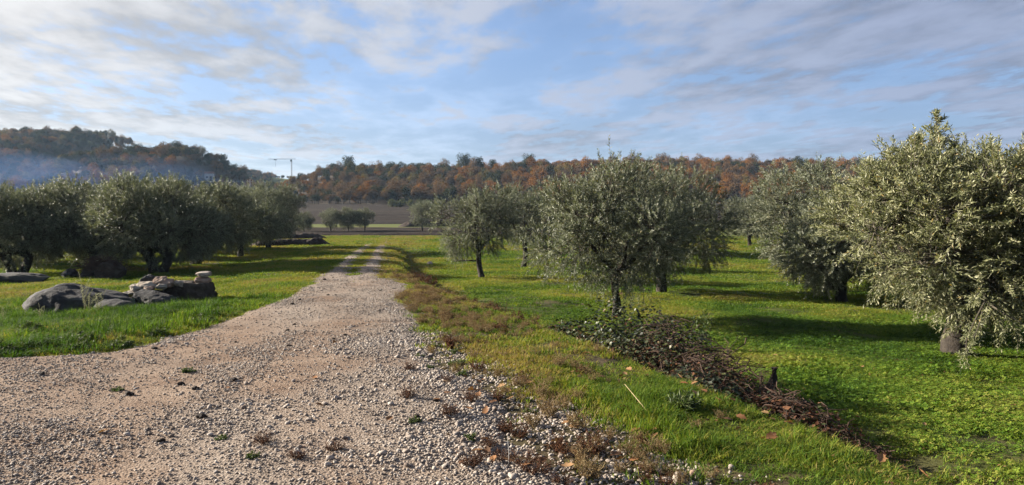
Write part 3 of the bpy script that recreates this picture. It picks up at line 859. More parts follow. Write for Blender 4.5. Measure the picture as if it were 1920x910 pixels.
def hut(x, y):
    z = float(ground(x, y))
    root = link('white_hut', None, loc=(x, y, z), rz=.3); tag(root, 'small white hut among the trees on the left hillside', 'hut')
    b = MB(); b.box((0, 0, 1.3), (3.4, 2.8, 3.4)); link('wall', b.mesh('wall', [M['white_wall']]), root)
    r_ = MB(); r_.add([(-1.9, -1.6, 2.98), (1.9, -1.6, 2.98), (1.9, 1.6, 2.98), (-1.9, 1.6, 2.98), (-1.9, 0, 3.9), (1.9, 0, 3.9)], [(0, 4, 3), (1, 2, 5)], [(0, 1, 5, 4), (2, 3, 4, 5), (0, 3, 2, 1)])
    link('roof', r_.mesh('roof', [M['roof_tile']]), root)
    d = MB(); d.box((.7, -1.42, .95), (.9, .08, 1.9)); link('door', d.mesh('door', [M['dead_wood']]), root)
    w_ = MB(); w_.box((-.8, -1.42, 1.5), (.8, .08, .8)); link('window', w_.mesh('window', [M['dark_glass']]), root)
hut(-125.5, 304)

# ------------------------------------------------------------------ rocks
def ico(sub):
    bm = bmesh.new(); bmesh.ops.create_icosphere(bm, subdivisions=sub, radius=1)
    v = np.array([p.co[:] for p in bm.verts]); f = np.array([[q.index for q in p.verts] for p in bm.faces]); bm.free()
    return v, f
ICO = {k: ico(k) for k in (2, 3, 4, 5)}
def rock_mesh(name, size, seed, sub=4, cuts=9, rough=.12, mat='boulder', flat=.0, nscale=1.6, smooth=False, boxy=0.):
    rg = np.random.default_rng(seed)
    v, f = ICO[sub]; v = v.copy()
    v = v * (1 - boxy) + boxy * .88 * v / abs(v).max(1, keepdims=True)
    for _ in range(cuts):
        n = nrm(rg.normal(size=3)); c = rg.uniform(.55, .9) + .25 * boxy
        h = v @ n; over = h > c
        v[over] -= np.outer((h[over] - c) * .9, n)
    off = Vector(rg.uniform(-50, 50, 3))
    k = np.array([mnoise.fractal(Vector(p) * nscale + off, .9, 2.1, 5) for p in v])
    v = v * (1 + rough * k)[:, None]
    v = v * np.asarray(size) / 2
    if flat: v[:, 2] = np.maximum(v[:, 2], -flat * size[2])
    return mesh_np(name, v, f, [M[mat]], smooth=smooth)
def rock(name, label, x, y, size, seed, zoff=0., rz=0., mat='boulder', cat='rock', group=None, tilt=(0, 0), **kw):
    o = link(name, rock_mesh(name, size, seed, mat=mat, **kw), loc=(x, y, float(ground(x, y)) + zoff))
    o.rotation_euler = (tilt[0], tilt[1], rz)
    return tag(o, label, cat, group)
rock('boulder', 'large dark grey whale-backed boulder in the grass on the left', -8.62, 14.6, (2.3, 1.15, .98), 3, zoff=.03, rz=-.05, sub=5, cuts=5, rough=.13, cat='boulder', smooth=True)
rock('boulder', 'low grey rock tailing off the right end of the dark whale-backed boulder', -7.72, 14.15, (.95, .6, .46), 9, zoff=0, rz=-.2, sub=4, cuts=6, rough=.14, cat='boulder', smooth=True)
rock('flat_rock', 'flat pale grey rock in the grass below the twin-trunked olive', -16.7, 24.3, (2.9, 1.3, .66), 5, zoff=.0, rz=.1, sub=5, cuts=5, cat='rock', smooth=True)
rock('stone_block', 'squared brown stone block carrying the stacked pale stones', -6.95, 15.75, (1.12, .75, .74), 8, zoff=.12, rz=.06, mat='boulder_brown', sub=5, cuts=4, rough=.16, boxy=.65, cat='stone block')
rock('stone_slab', 'weathered grey slab leaning in front of the stone block', -7.3, 15.0, (1.0, .7, .42), 12, zoff=.08, rz=-.35, tilt=(.1, .22), sub=4, cuts=6, rough=.10, boxy=.6, cat='stone slab')
for k, (dx, dy, s, zo, mt, lab) in enumerate([(0, 0, (1.05, .85, .95), .16, 'boulder_brown', 'right-hand rock of the heap under the dry brush'), (-.75, .1, (.9, .8, .75), .1, 'boulder_brown', 'middle rock of the heap under the dry brush'),
                                              (-1.35, -.05, (.8, .6, .45), .05, 'boulder', 'low left rock of the heap under the dry brush')]):
    rock('heap_rock', lab, -14.2 + dx, 25.8 + dy, s, 20 + k, zoff=zo, rz=k, mat=mt, sub=4, cuts=9, cat='rock', group='rock heap in the left grove')
GS = 'pale stones piled by the stone block'
rock('base_rock', 'brown rock under the piled pale stones', -7.52, 15.55, (.85, .55, .50), 47, zoff=.06, rz=.3, mat='boulder_brown', sub=4, cuts=9, rough=.2, cat='rock')
for k, (x, y, z, s, rz, mt, lab) in enumerate([
    (-8.00, 15.22, .22, (.40, .30, .16), .1, 'limestone', 'flat white stone at the left foot of the pale pile'),
    (-7.82, 15.24, .34, (.38, .28, .17), -.3, 'limestone', 'cream stone second from the left in the pale pile'),
    (-7.62, 15.26, .41, (.46, .28, .15), .25, 'limestone', 'long white slab lying aslant on the pale pile'),
    (-7.42, 15.36, .47, (.36, .30, .22), .5, 'limestone_red', 'reddish stone at the top of the pale pile'),
    (-7.22, 15.34, .45, (.32, .28, .20), -.2, 'limestone_red', 'pinkish stone at the right end of the pale pile'),
    (-7.33, 15.22, .38, (.28, .22, .14), .7, 'limestone', 'small pale stone wedged below the pinkish one'),
    (-7.56, 15.16, .33, (.30, .24, .15), -.6, 'limestone_red', 'brownish stone in the middle front of the pale pile'),
    (-7.06, 15.42, .42, (.26, .24, .15), 1.1, 'limestone', 'small cream stone between the pile and the block end'),
    (-7.74, 15.60, .46, (.46, .34, .28), .2, 'boulder', 'dark grey stone behind the piled pale stones')]):
    rock('piled_stone', lab, x, y, s, 40 + k, zoff=z + .0, rz=rz, mat=mt, sub=4, cuts=11, rough=.20, boxy=.35, cat='stone', group=GS, tilt=(.12 * (k % 3 - 1), .2 * ((k * 2) % 3 - 1)))
rock('cut_stone', 'lower reddish stone alone on the right end of the stone block', -6.64, 15.66, (.34, .3, .16), 61, zoff=.45, rz=.2, mat='limestone_red', sub=4, cuts=8, rough=.14, boxy=.6, cat='stone', group=GS)
rock('cut_stone', 'upper cream stone alone on the right end of the stone block', -6.63, 15.65, (.32, .28, .14), 62, zoff=.575, rz=-.1, mat='limestone', sub=4, cuts=8, rough=.14, boxy=.6, cat='stone', group=GS)
rock('white_stone', 'white stone lying by the sunken ditch near the forked olive', -4.55, 40.5, (.4, .3, .26), 66, zoff=.06, mat='limestone', sub=3, cat='stone')
rock('verge_stone', 'biggest pale rounded stone at the bottom edge right of the weeds', 1.05, 4.52, (.13, .11, .11), 67, zoff=.0, mat='limestone', sub=3, rough=.16, cat='stone', smooth=True)
rock('verge_stone', 'smaller pale stone touching the biggest rounded one at bottom edge', 1.17, 4.62, (.09, .08, .07), 68, zoff=.0, mat='limestone_red', sub=3, rough=.16, cat='stone', smooth=True)
rock('tree_stump', 'dark rotten stump in the grass between track and forked olive', -2.35, 21.6, (.42, .4, .5), 69, zoff=.12, mat='dead_wood', sub=4, cuts=5, rough=.3, cat='stump')
# soil mounds
def mound(label, x0, y0, x1, y1, wd, h, seed):
    n = 60; m_ = 12
    u = np.linspace(0, 1, n); a = np.linspace(-1, 1, m_)
    U, A = np.meshgrid(u, a, indexing='ij')
    dx, dy = x1 - x0, y1 - y0; L = math.hypot(dx, dy); px, py = -dy / L, dx / L
    X = x0 + dx * U + px * A * wd; Y = y0 + dy * U + py * A * wd
    Z = ground(X, Y) - .12 + (h * (1 - A ** 2) * (.65 + .7 * fbm(X, Y, 1.0, 4)) + .12) * np.minimum(1, 6 * np.minimum(U, 1 - U) + .0)
    Z += .12 * (fbm(X, Y, 4., 3) - .5) * (1 - A ** 2)
    i = (np.arange(n - 1)[:, None] * m_ + np.arange(m_ - 1)[None])
    f = np.stack([i, i + m_, i + m_ + 1, i + 1], -1).reshape(-1, 4)
    o = link('soil_mound', mesh_np('soil_mound', np.stack([X, Y, Z], -1).reshape(-1, 3), f, [M['soil_dark']]))
    return tag(o, label, 'soil mound', 'dark soil mounds past the left grove')
mound('nearer dark soil mound on the grass past the left grove', -20.5, 56, -14.3, 59, .8, .50, 1)
mound('farther dark soil mound on the grass past the left grove', -27, 72, -18.6, 75.5, .9, .60, 2)
mound('long dark soil bank behind the left grove trunks', -48, 50, -25, 60, 1.0, .6, 3)
mound('low dark soil bank between hollow and ploughed field', -17.5, 112, -9, 117, 1.4, .9, 4)

# ------------------------------------------------------------------ gravel
def pebble_mesh(seed, mat, sub=2):
    rg = np.random.default_rng(seed)
    v, f = ICO[sub]; v = v.copy()
    for _ in range(7):
        n = nrm(rg.normal(size=3)); c = rg.uniform(.55, .85); h = v @ n; o = h > c
        v[o] -= np.outer(h[o] - c, n)
    v = v * (rg.uniform(.8, 1.15), rg.uniform(.6, .9), rg.uniform(.4, .62)) * .5
    return mesh_np('stone', v, f, [mat], smooth=True)
PEB = [pebble_mesh(500 + k, M['pebble']) for k in range(7)]

def sample(area, dens, rg, x0, x1, y0, y1):
    n = int((x1 - x0) * (y1 - y0) * dens)
    x = rg.uniform(x0, x1, n); y = rg.uniform(y0, y1, n)
    k = (abs(x) < .80 * y + 1.2) & (rg.random(n) < area(x, y))
    return x[k], y[k]
def on_road(x, y):
    return (np.minimum(road_mask(x, y), -middle_strip(x, y)) > .05).astype(float)
def ruts(x, y):
    """two compacted wheel lines"""
    d = np.interp(y, RIGHT_Y, RIGHT_X) - x + .25 * np.sin(y * .7) + (fbm(x, y, .7, 2) - .5) * .6
    return np.exp(-.5 * ((d - 1.35) / .28) ** 2) + np.exp(-.5 * ((d - 2.8) / .32) ** 2)
def coarse(x, y):
    """heaps of coarser white stone: the crown of the track, its right side, the left rim"""
    r = np.interp(y, RIGHT_Y, RIGHT_X); l = np.interp(y, LEFT_Y, LEFT_X)
    a = .8 * np.exp(-.5 * ((x - r + .6) / .5) ** 2) * sm(13, 8, y) + .8 * np.exp(-.5 * ((x - l - .3) / .22) ** 2) * sm(12, 9, y)
    a = a + .9 * np.exp(-.5 * (((x + 1.2) / .7) ** 2 + ((y - 6.1) / .9) ** 2))
    return np.clip(a * (.12 + 1.2 * sm(.42, .6, fbm(x, y, 1.1, 3))), 0, 1)
gr = np.random.default_rng(31)
gx, gy, gs, gt = [], [], [], []
def addg(x, y, s, t):
    gx.append(x); gy.append(y); gs.append(s); gt.append(t)
for (y0, y1, dens, s0, s1) in [(3.2, 6.5, 3000, .005, .024), (6.5, 10, 1700, .007, .028), (10, 15, 700, .010, .032), (15, 24, 240, .014, .038), (24, 45, 50, .018, .045)]:
    xw = .8 * y1 + 1.2
    x, y = sample(lambda a, b: on_road(a, b) * (.22 + .78 * sm(.36, .66, fbm(a, b, .8, 4))) * (.35 + .65 * sm(.35, .55, fbm(a + 5, b, 3.5, 2))) * (1 - .6 * ruts(a, b)), dens, gr, -xw, 2.5, y0, y1)
    addg(x, y, s0 + (s1 - s0) * gr.random(len(x)) ** 2.6, np.clip(.02 + .9 * gr.random(len(x)) + .25 * (fbm(x, y, 1.2, 3) - .5), 0, 1))
def spread(a, b):
    """looser and denser drifts of mid-sized stone over the whole track"""
    return on_road(a, b) * np.clip(.10 + .9 * sm(.36, .60, .65 * fbm(a + 3, b, .7, 4) + .35 * fbm(a, b, 3., 2)), 0, 1) * (1 - .75 * np.clip(ruts(a, b), 0, 1)) * (.45 + .55 * sm(-5.5, -2.5, a + .1 * b))
for (y0, y1, dens, s0, s1) in [(3.2, 6.5, 1700, .011, .034), (6.5, 10, 1100, .013, .036), (10, 16, 620, .016, .040), (16, 26, 230, .020, .046), (26, 48, 60, .025, .055)]:
    xw = .8 * y1 + 1.2
    x, y = sample(spread, dens, gr, -xw, 2.5, y0, y1)
    addg(x, y, s0 + (s1 - s0) * gr.random(len(x)) ** 2.2, np.clip(.08 + .9 * gr.random(len(x)), 0, 1))
for (y0, y1, dens, s0, s1) in [(3.2, 6.5, 1300, .016, .040), (6.5, 10, 700, .018, .044), (10, 14, 330, .022, .046)]:
    xw = .8 * y1 + 1.2
    x, y = sample(lambda a, b: on_road(a, b) * coarse(a, b), dens, gr, -xw, 2.5, y0, y1)
    addg(x, y, s0 + (s1 - s0) * gr.random(len(x)) ** 2, .45 + .55 * gr.random(len(x)))
    x, y = sample(lambda a, b: np.clip(shoulder(a, b) * .8 * (.35 + sm(.40, .55, fbm(a, b, 1.7, 3))), 0, 1), dens * 1.3, gr, -3, 3, y0, y1)
    addg(x, y, s0 + (s1 - s0) * gr.random(len(x)) ** 1.5, .35 + .65 * gr.random(len(x)))
gx, gy, gs, gt = map(np.concatenate, (gx, gy, gs, gt))
n = len(gx)
gz = top_z(gx, gy) + gs * .12
gravel = scatter('gravel', PEB, np.stack([gx, gy, gz], -1), np.stack([gr.normal(0, .3, n), gr.normal(0, .3, n), gr.random(n) * 6.28], -1),
                 np.stack([gs] * 3, -1), gt, 1)
tag(gravel, 'pale limestone gravel spread over the track', None, None, 'stuff')
# the stones that show largest, each on its own
STN = [pebble_mesh(520 + k, M['stone'], 2) for k in range(8)]
rs = np.random.default_rng(8)
x, y = sample(lambda a, b: np.clip(on_road(a, b) * coarse(a, b) + .4 * shoulder(a, b), 0, 1), 60, rs, -6, 2.6, 4.1, 9.5)
ix = rs.permutation(len(x))[:300]
for i in ix:
    s = rs.uniform(.04, .068)
    o = link('stone', STN[rs.integers(8)], road_ob, (x[i], y[i], float(top_z(x[i], y[i])) + s * .16))
    o.rotation_euler = (rs.normal() * .25, rs.normal() * .25, rs.random() * 6.28); o.scale = (s, s, s)

# ------------------------------------------------------------------ grass
def blades(seed, nb, r, h0, h1, wd, lean=.5, mat='grass'):
    rg = np.random.default_rng(seed)
    a = rg.random(nb) * 6.28; rr_ = r * np.sqrt(rg.random(nb))
    b0 = np.stack([np.cos(a) * rr_, np.sin(a) * rr_, np.full(nb, -.01)], -1)
    h = rg.uniform(h0, h1, nb)[:, None]
    la = rg.random(nb) * 6.28; ld = np.stack([np.cos(la), np.sin(la), np.zeros(nb)], -1) * (lean * rg.random(nb))[:, None]
    sd = np.stack([-np.sin(la + rg.normal(0, .6, nb)), np.cos(la), np.zeros(nb)], -1) * wd / 2
    up = np.array([0, 0, 1.])
    m1 = b0 + up * h * .5 + ld * h * .35; tp = b0 + up * h * (1 - .35 * np.linalg.norm(ld, axis=1, keepdims=True)) + ld * h * 1.25
    V = np.stack([b0 - sd, b0 + sd, m1 + sd * .8, m1 - sd * .8, tp], 1).reshape(-1, 3)
    o = (np.arange(nb) * 5)[:, None]
    return mesh_np('tuft', V, [o + np.array([[0, 1, 2, 3]]), o + np.array([[3, 2, 4]])], [M[mat]], attrs={'shade': np.repeat(rg.random(nb), 5)})
def clover(seed, nb, r, h0, h1, s, mat='clover'):
    rg = np.random.default_rng(seed)
    a = rg.random(nb) * 6.28; rr_ = r * np.sqrt(rg.random(nb))
    c = np.stack([np.cos(a) * rr_, np.sin(a) * rr_, rg.uniform(h0, h1, nb)], -1)
    V = []; F = []
    k = 0
    for i in range(nb):
        nn = nrm(np.array([rg.normal() * .45, rg.normal() * .45, 1.])); a0 = rg.random() * 6.28
        e1 = nrm(np.cross(nn, (1, .3, .1))); e2 = np.cross(nn, e1)
        for j in range(3):
            th = a0 + j * 2.094
            dr = e1 * math.cos(th) + e2 * math.sin(th); pr_ = np.cross(nn, dr)
            V += [c[i], c[i] + dr * s * .6 + pr_ * s * .42, c[i] + dr * s + nn * s * .1, c[i] + dr * s * .6 - pr_ * s * .42]
            F.append([k, k + 1, k + 2, k + 3]); k += 4
    return mesh_np('tuft', np.array(V), np.array(F), [M[mat]], attrs={'shade': np.repeat(rg.random(nb), 12)})
T_long = [blades(600 + k, 30, .08, .06, .22, .008, 1.0) for k in range(5)]
T_short = [blades(610 + k, 54, .13, .02, .085, .008, .9) for k in range(5)]
T_clov = [clover(620 + k, 26, .13, .012, .065, .022) for k in range(5)]
T_mid = [blades(630 + k, 70, .30, .03, .12, .018, .9) for k in range(5)]

def build_grass(name, label, zone_fn, bands, templates, tint_fn, seed):
    rg = np.random.default_rng(seed)
    P, S, T = [], [], []
    for (y0, y1, x0, x1, dens, sxy, sz) in bands:
        x, y = sample(zone_fn, dens, rg, x0, x1, y0, y1)
        z = ground(x, y) - .012 * rg.random(len(x))
        k = .75 + .5 * rg.random(len(x))
        P.append(np.stack([x, y, z], -1)); S.append(np.stack([sxy * k, sxy * k, sz * k * (.2 + 1.15 * fbm(x, y, 1.6, 3) ** 1.5)], -1))
        T.append(np.clip(tint_fn(x, y) + rg.normal(0, .07, len(x)), 0, 1))
    P, S, T = map(np.concatenate, (P, S, T)); n = len(P)
    o = scatter(name, templates, P, np.stack([rg.normal(0, .08, n), rg.normal(0, .08, n), rg.random(n) * 6.28], -1), S, T, seed)
    return tag(o, label, None, None, 'stuff')

def side(x, y): return x - np.interp(y, DY, DX)                       # >0 right of the ditch
def off_road(x, y): return (np.minimum(road_mask(x, y), -middle_strip(x, y)) < .02).astype(float)
def left_of(x, y): return (x < (np.interp(y, LEFT_Y, LEFT_X) + np.interp(y, RIGHT_Y, RIGHT_X)) / 2)
def orchard_zone(x, y):
    s = side(x, y)
    bare = .8 * sm(.53, .68, fbm(x + 40, y, .8, 4))
    return (s > .15) * (1 - .75 * np.exp(-.5 * ((s - .2) / .35) ** 2)) * (1 - bare * (1 - sm(25, 40, y))) * (y < 83)
def verge_zone(x, y):
    s = side(x, y)
    m_ = off_road(x, y) * (s <= .2) * (~left_of(x, y))
    return m_ * (1 - .93 * shoulder(x, y)) * (1 - .6 * np.exp(-.5 * ((s - .1) / .3) ** 2)) * (1 - .8 * sm(.47, .6, fbm(x, y, 1.2, 3)))
def lush_zone(x, y):
    """long fresh grass on the bank above the ditch"""
    s = side(x, y)
    r = np.interp(y, RIGHT_Y, RIGHT_X)
    a = sm(8.2, 6, y) * sm(.9, 1.6, x - r) * (s < .1) + .10 * (s < .1) * sm(.3, .9, x - r) * sm(26, 10, y)
    return off_road(x, y) * (~left_of(x, y)) * np.clip(a, 0, 1) * (1 - .9 * shoulder(x, y)) * (.35 + .8 * sm(.35, .55, fbm(x, y, 1.4, 3)))
def meadow_zone(x, y):
    return off_road(x, y) * left_of(x, y) * (1 - .5 * sm(.58, .72, fbm(x, y, .7, 3))) * (y < 83)
def left_weed_zone(x, y):
    l = np.interp(y, LEFT_Y, LEFT_X) - x
    return off_road(x, y) * left_of(x, y) * np.clip(sm(-5.3, -6.6, x) * sm(15.5, 12.5, y) + .15, 0, 1) * (y < 16) * (.3 + sm(.35, .6, fbm(x, y, .9, 3)))

tO = lambda x, y: .36 + 1.3 * (fbm(x, y, .45, 5) - .5) + .30 * sm(1.6, .2, side(x, y)) * sm(8, 14, y) + .12 * sm(14, 40, y)
tV = lambda x, y: .74 + .9 * (fbm(x + 60, y, 2.2, 3) - .5) + 1.1 * (fbm(x, y, .7, 3) - .5) - .10 * sm(7, 5, y) + .02 * sm(12, 25, y)
tLu = lambda x, y: .34 + .7 * (fbm(x, y, .9, 3) - .5)
tM = lambda x, y: .56 + 1.4 * (fbm(x, y, .55, 4) - .5) + .04
tW = lambda x, y: .20 + .9 * (fbm(x, y, 1.1, 3) - .5)
NB = [(3.5, 8, -1, 8, 130, 1., 1.), (8, 13, -1, 13, 115, 1.05, 1.), (13, 20, -3, 19, 75, 1.35, 1.05)]
build_grass('orchard_grass', 'short green grass under the olives right of the ditch', orchard_zone, NB, T_short, tO, 1)
build_grass('orchard_grass', 'low clover growing in the grass right of the ditch', lambda x, y: orchard_zone(x, y) * np.clip(.25 + 1.2 * sm(.4, .6, fbm(x, y, .5, 3)), 0, 1),
            [(3.5, 8, -1, 8, 190, 1., 1.), (8, 13, -1, 13, 150, 1.1, 1.), (13, 18, -3, 17, 70, 1.4, 1.)], T_clov, lambda x, y: tO(x, y) + .12, 2)
build_grass('orchard_grass', 'grass farther off among the right-hand olives', orchard_zone, [(20, 32, -6, 28, 32, 1., .75), (32, 50, -9, 42, 15, 1.4, .9), (50, 83, -14, 68, 6, 2.1, 1.2)], T_mid, tO, 3)
build_grass('verge_grass', 'yellowing short grass on the verge right of the track', verge_zone, [(3.5, 9, -2, 6, 210, 1., 1.25), (9, 20, -4, 3, 130, 1.2, 1.3)], T_short, tV, 4)
build_grass('verge_grass', 'grass on the verge farther along the track', verge_zone, [(20, 34, -8, 0, 36, 1., .8), (34, 50, -12, -2, 18, 1.3, .9), (50, 83, -16, -5, 7, 2., 1.1)], T_mid, tV, 5)
build_grass('bank_grass', 'long fresh green grass on the bank above the ditch', lush_zone, [(3.4, 7, -1, 6, 330, .75, .72), (7, 12, -2, 4, 200, .75, .55), (12, 24, -4, 1.5, 60, .9, .5)], T_long, tLu, 6)
build_grass('meadow_grass', 'short sunlit grass left of the track', meadow_zone, [(6, 10, -13, -4, 170, 1.05, 1.2), (10, 16, -17, -4, 130, 1.2, 1.2), (16, 22, -20, -4, 75, 1.5, 1.2)], T_short, tM, 7)
build_grass('meadow_grass', 'grass farther off under the left-hand olives', meadow_zone, [(22, 34, -30, -5, 30, 1.05, .75), (34, 50, -42, -6, 14, 1.4, .9), (50, 83, -68, -9, 5.5, 2.1, 1.2)], T_mid, tM, 8)
build_grass('meadow_grass', 'taller weedy grass around the dark boulder', left_weed_zone, [(6.5, 16, -16, -4.5, 170, 1.1, 1.35)], T_long, tW, 9)
build_grass('track_grass', 'grass strip between the two wheel ruts', lambda x, y: (middle_strip(x, y) > .05) * (road_mask(x, y) > 0) * 1., [(16, 30, -8, -2, 60, .8, .6), (30, 78, -15, -5, 16, 1.1, .7)], T_mid, tV, 10)

# ------------------------------------------------------------------ dry weeds, leafy weeds
def herb(seed, nst, h0, h1, spread, nleaf, ls, lw, mat_leaf, mat_stem, up=.8, rigid=.3):
    """a clump of thin stems with small leaves along them: (stem mesh, leaf mesh)"""
    rg = np.random.default_rng(seed); st = MB(); P = []; D = []; L = []
    for k in range(nst):
        a = rg.random() * 6.28; b0 = np.array([math.cos(a), math.sin(a), 0]) * spread * .35 * rg.random()
        h = rg.uniform(h0, h1); d = nrm(np.array([math.cos(a) * spread / h1 * .7 * rg.random() * 2, math.sin(a) * spread / h1 * .7 * rg.random() * 2, up]))
        pts = [b0 + d * h * t + np.array([0, 0, -rigid * h * .2 * t * t]) + rg.normal(0, .006, 3) for t in (0, .35, .7, 1)]
        st.tube(pts, [.0032, .0026, .002, .0012], 3, cap=False)
        for j in range(3):
            q = pts[1 + j % 3]; dd = nrm(d + rg.normal(0, .6, 3)); P.append(q); D.append(dd); L.append(h * .35)
            st.tube([q, q + dd * h * .32], [.0018, .0009], 3, cap=False)
        P.append(pts[0] + d * h * .25); D.append(d); L.append(h * .75)
    V, q, t = leaves_on_shoots(rg, np.array(P), np.array(D), np.array(L), nleaf, ls, lw, droop=.1)
    return st.mesh('stems', [M[mat_stem]]), mesh_np('leaves', V, q, [M[mat_leaf]], attrs={'tint': t})
def put_herb(name, hb_, label, cat, group, x, y, rz, s, part='dried_leaves', dz=0.):
    o = link(name, hb_[0], loc=(x, y, float(top_z(x, y)) - .01 + dz), rz=rz); o.scale = (s, s, s)
    tag(link(part, hb_[1], o), kind='stuff')
    return tag(o, label, cat, group)
H_dry = [herb(700 + k, 26, .12, .26, .14, 9, .020, .009, 'dry', 'reed') for k in range(3)]
H_rust = [herb(710 + k, 26, .10, .24, .16, 9, .022, .011, 'rusty', 'dead_twig') for k in range(3)]
H_dead = [herb(720 + k, 30, .08, .18, .15, 5, .018, .008, 'rusty', 'dead_twig') for k in range(2)]
H_green = [herb(730 + k, 20, .04, .09, .10, 9, .026, .013, 'weed', 'twig', up=.5) for k in range(3)]
H_tall = [herb(740 + k, 7, .35, .75, .12, 22, .022, .012, 'pale_flower', 'reed', up=1.) for k in range(2)]
wr = np.random.default_rng(52)
def cluster(hs, name, label, cat, group, pts, s0, s1, part='dried_leaves'):
    for (x, y) in pts:
        put_herb(name, hs[wr.integers(len(hs))], label, cat, group, x, y, wr.random() * 6.28, wr.uniform(s0, s1), part)
dry_pts = [(.17, 5.66), (.36, 4.9), (.45, 4.75), (.58, 4.72), (.7, 4.62), (.64, 5.8), (.52, 5.55), (.8, 5.1), (.72, 5.3), (.88, 4.8), (.3, 5.9), (.1, 6.2), (.45, 6.15), (.95, 5.5), (-.15, 7.3), (.02, 7.1), (.25, 6.6), (.85, 4.55), (.48, 4.5), (.62, 4.45), (-.45, 8.3), (.3, 4.55), (1.0, 5.05)]
cluster(H_dry, 'dry_weed', 'tan dried weed clump on the gravelly verge in the foreground', 'weed', 'tan dried weeds on the verge', dry_pts[::2], .4, .75)
cluster(H_rust, 'rusty_weed', 'rust-brown dried weed clump on the gravelly verge in the foreground', 'weed', 'rust-brown dried weeds on the verge',
        [(.05, 5.35), (.12, 5.12), (-.05, 5.5), (.26, 5.3), (.3, 5.05), (-.02, 4.9), (-.12, 6.4), (.16, 6.75), (-.35, 7.6), (-.55, 8.9), (-.85, 9.6), (-.3, 8.2), (.55, 5.0)][::2], .4, .7)
cluster(H_dead, 'dead_weed', 'dark withered weed clump lying among the gravel', 'weed', 'dark withered weeds in the gravel',
        [(-.16, 5.05), (-.08, 4.75), (.08, 4.7), (.15, 4.5), (-.5, 5.75), (-.9, 6.25), (-1.2, 4.9), (-1.75, 5.05), (-.62, 6.9), (-1.05, 7.45), (-.35, 6.2), (-1.42, 4.75), (.3, 4.35), (-.25, 4.6)], .45, .8)
cluster(H_rust, 'rusty_bracken', 'rusty dry bracken clump at the ditch left of the brambles', 'weed', 'rusty bracken by the ditch',
        [(.35, 12.0), (.6, 11.7), (.1, 12.4), (.75, 11.3), (.95, 10.9), (-.2, 13.2), (-.4, 13.8), (.45, 12.6), (1.05, 10.4), (-2.5, 20.5), (-2.9, 21.5), (-2.2, 19.4)], .8, 1.5)
cluster(H_green, 'green_weed', 'low green weed rosette growing in the gravel', 'weed', 'green weeds in the gravel',
        [(-.75, 5.55), (-.3, 5.2), (-.85, 7.6), (-.6, 7.9), (-1.05, 8.3), (-.5, 7.3), (-.95, 9.1), (-1.7, 4.75), (-2.1, 5.2), (-3.3, 7.4), (-3.6, 6.6), (.15, 6.05), (-.1, 8.9), (-.7, 8.7)], .45, .85, 'leaves')
cluster(H_green, 'green_weed', 'low leafy weed in the grass between the gravel and the dark boulder', 'weed', 'green weeds on the left edge',
        [(-4.95, 9.1), (-4.9, 10), (-5.3, 8.9), (-6.0, 8.6), (-4.85, 11.4), (-5.6, 9.4), (-6.6, 8.5), (-7.2, 8.7), (-5.1, 12.4), (-7.6, 9.6), (-8.3, 10.2), (-6.9, 10.4), (-6.3, 11.2), (-8.8, 11.4), (-7.4, 12.1), (-9.4, 12.3), (-5.9, 12.6)], 1.1, 1.9, 'leaves')
# withered stems and seed heads mixed through the verge: nobody could count them
def dry_zone(x, y):
    r = np.interp(y, RIGHT_Y, RIGHT_X); s = side(x, y); d = x - r
    a = np.exp(-.5 * ((d - .7) / .5) ** 2) * sm(3, 4.5, y) * sm(26, 9, y) + .5 * np.exp(-.5 * ((s + .2) / .5) ** 2) * sm(8, 10, y) * sm(30, 14, y)
    return off_road(x, y) * (~left_of(x, y)) * np.clip(a, 0, 1) * sm(.42, .58, fbm(x + 9, y, 1.5, 3))
def flat_herb(h):
    """stems and leaves of a clump as one small mesh"""
    st, lf = h
    v = np.empty(len(lf.vertices) * 3, np.float32); lf.vertices.foreach_get('co', v); v = v.reshape(-1, 3)
    m = np.arange(len(v)).reshape(-1, 4)
    return mesh_np('tuft', v, m, [lf.materials[0]], attrs={'tint': np.tile(np.repeat(np.linspace(0, 1, 37), 4), len(v) // 148 + 1)[:len(v)]})
dr = np.random.default_rng(71)
for nm, hs, lab, dens, sd_ in [('dry_weeds', H_dry, 'straw-coloured withered weeds mixed through the verge grass', 60, 1), ('rusty_weeds', H_rust, 'rust-brown withered weeds mixed through the verge grass', 5, 2)]:
    x, y = sample(dry_zone, dens, dr, -5, 3, 4.2, 26); n = len(x); s_ = dr.uniform(.2, .5, n) * (1 + .4 * sm(8, 16, y))
    tag(scatter(nm, [flat_herb(h) for h in hs], np.stack([x, y, ground(x, y)], -1), np.stack([0 * x, 0 * x, dr.random(n) * 6.28], -1), np.stack([s_] * 3, -1), dr.random(n), sd_), lab, None, None, 'stuff')
put_herb('mullein', H_tall[0], 'tall pale seed stalk standing in front of the dark boulder', 'weed', None, -7.9, 13.55, 0, 1.0, 'seed_heads')
put_herb('mullein', H_tall[1], 'pale flowering weed right of the tall seed stalk by the boulder', 'weed', None, -7.5, 13.2, 2, .68, 'seed_heads')
put_herb('mullein', H_tall[1], 'pale weed with white heads before the left half of the boulder', 'weed', None, -8.5, 13.1, 4, .52, 'seed_heads')
put_herb('mullein', H_tall[0], 'pale weed in long grass left of the boulder', 'weed', None, -9.25, 13.2, 4, .5, 'seed_heads')
put_herb('sapling', herb(751, 6, .35, .62, .16, 6, .07, .045, 'weed', 'twig', up=1.), 'small leafy sapling standing in the mown grass beyond the brush', 'sapling', None, 3.42, 12.8, 0, 1., 'leaves')
put_herb('red_plant', herb(752, 8, .06, .12, .06, 8, .03, .016, 'rusty', 'dead_twig'), 'small bright red-leaved plant where track meets verge', 'weed', None, -.75, 9.0, 0, 1.1, 'leaves')
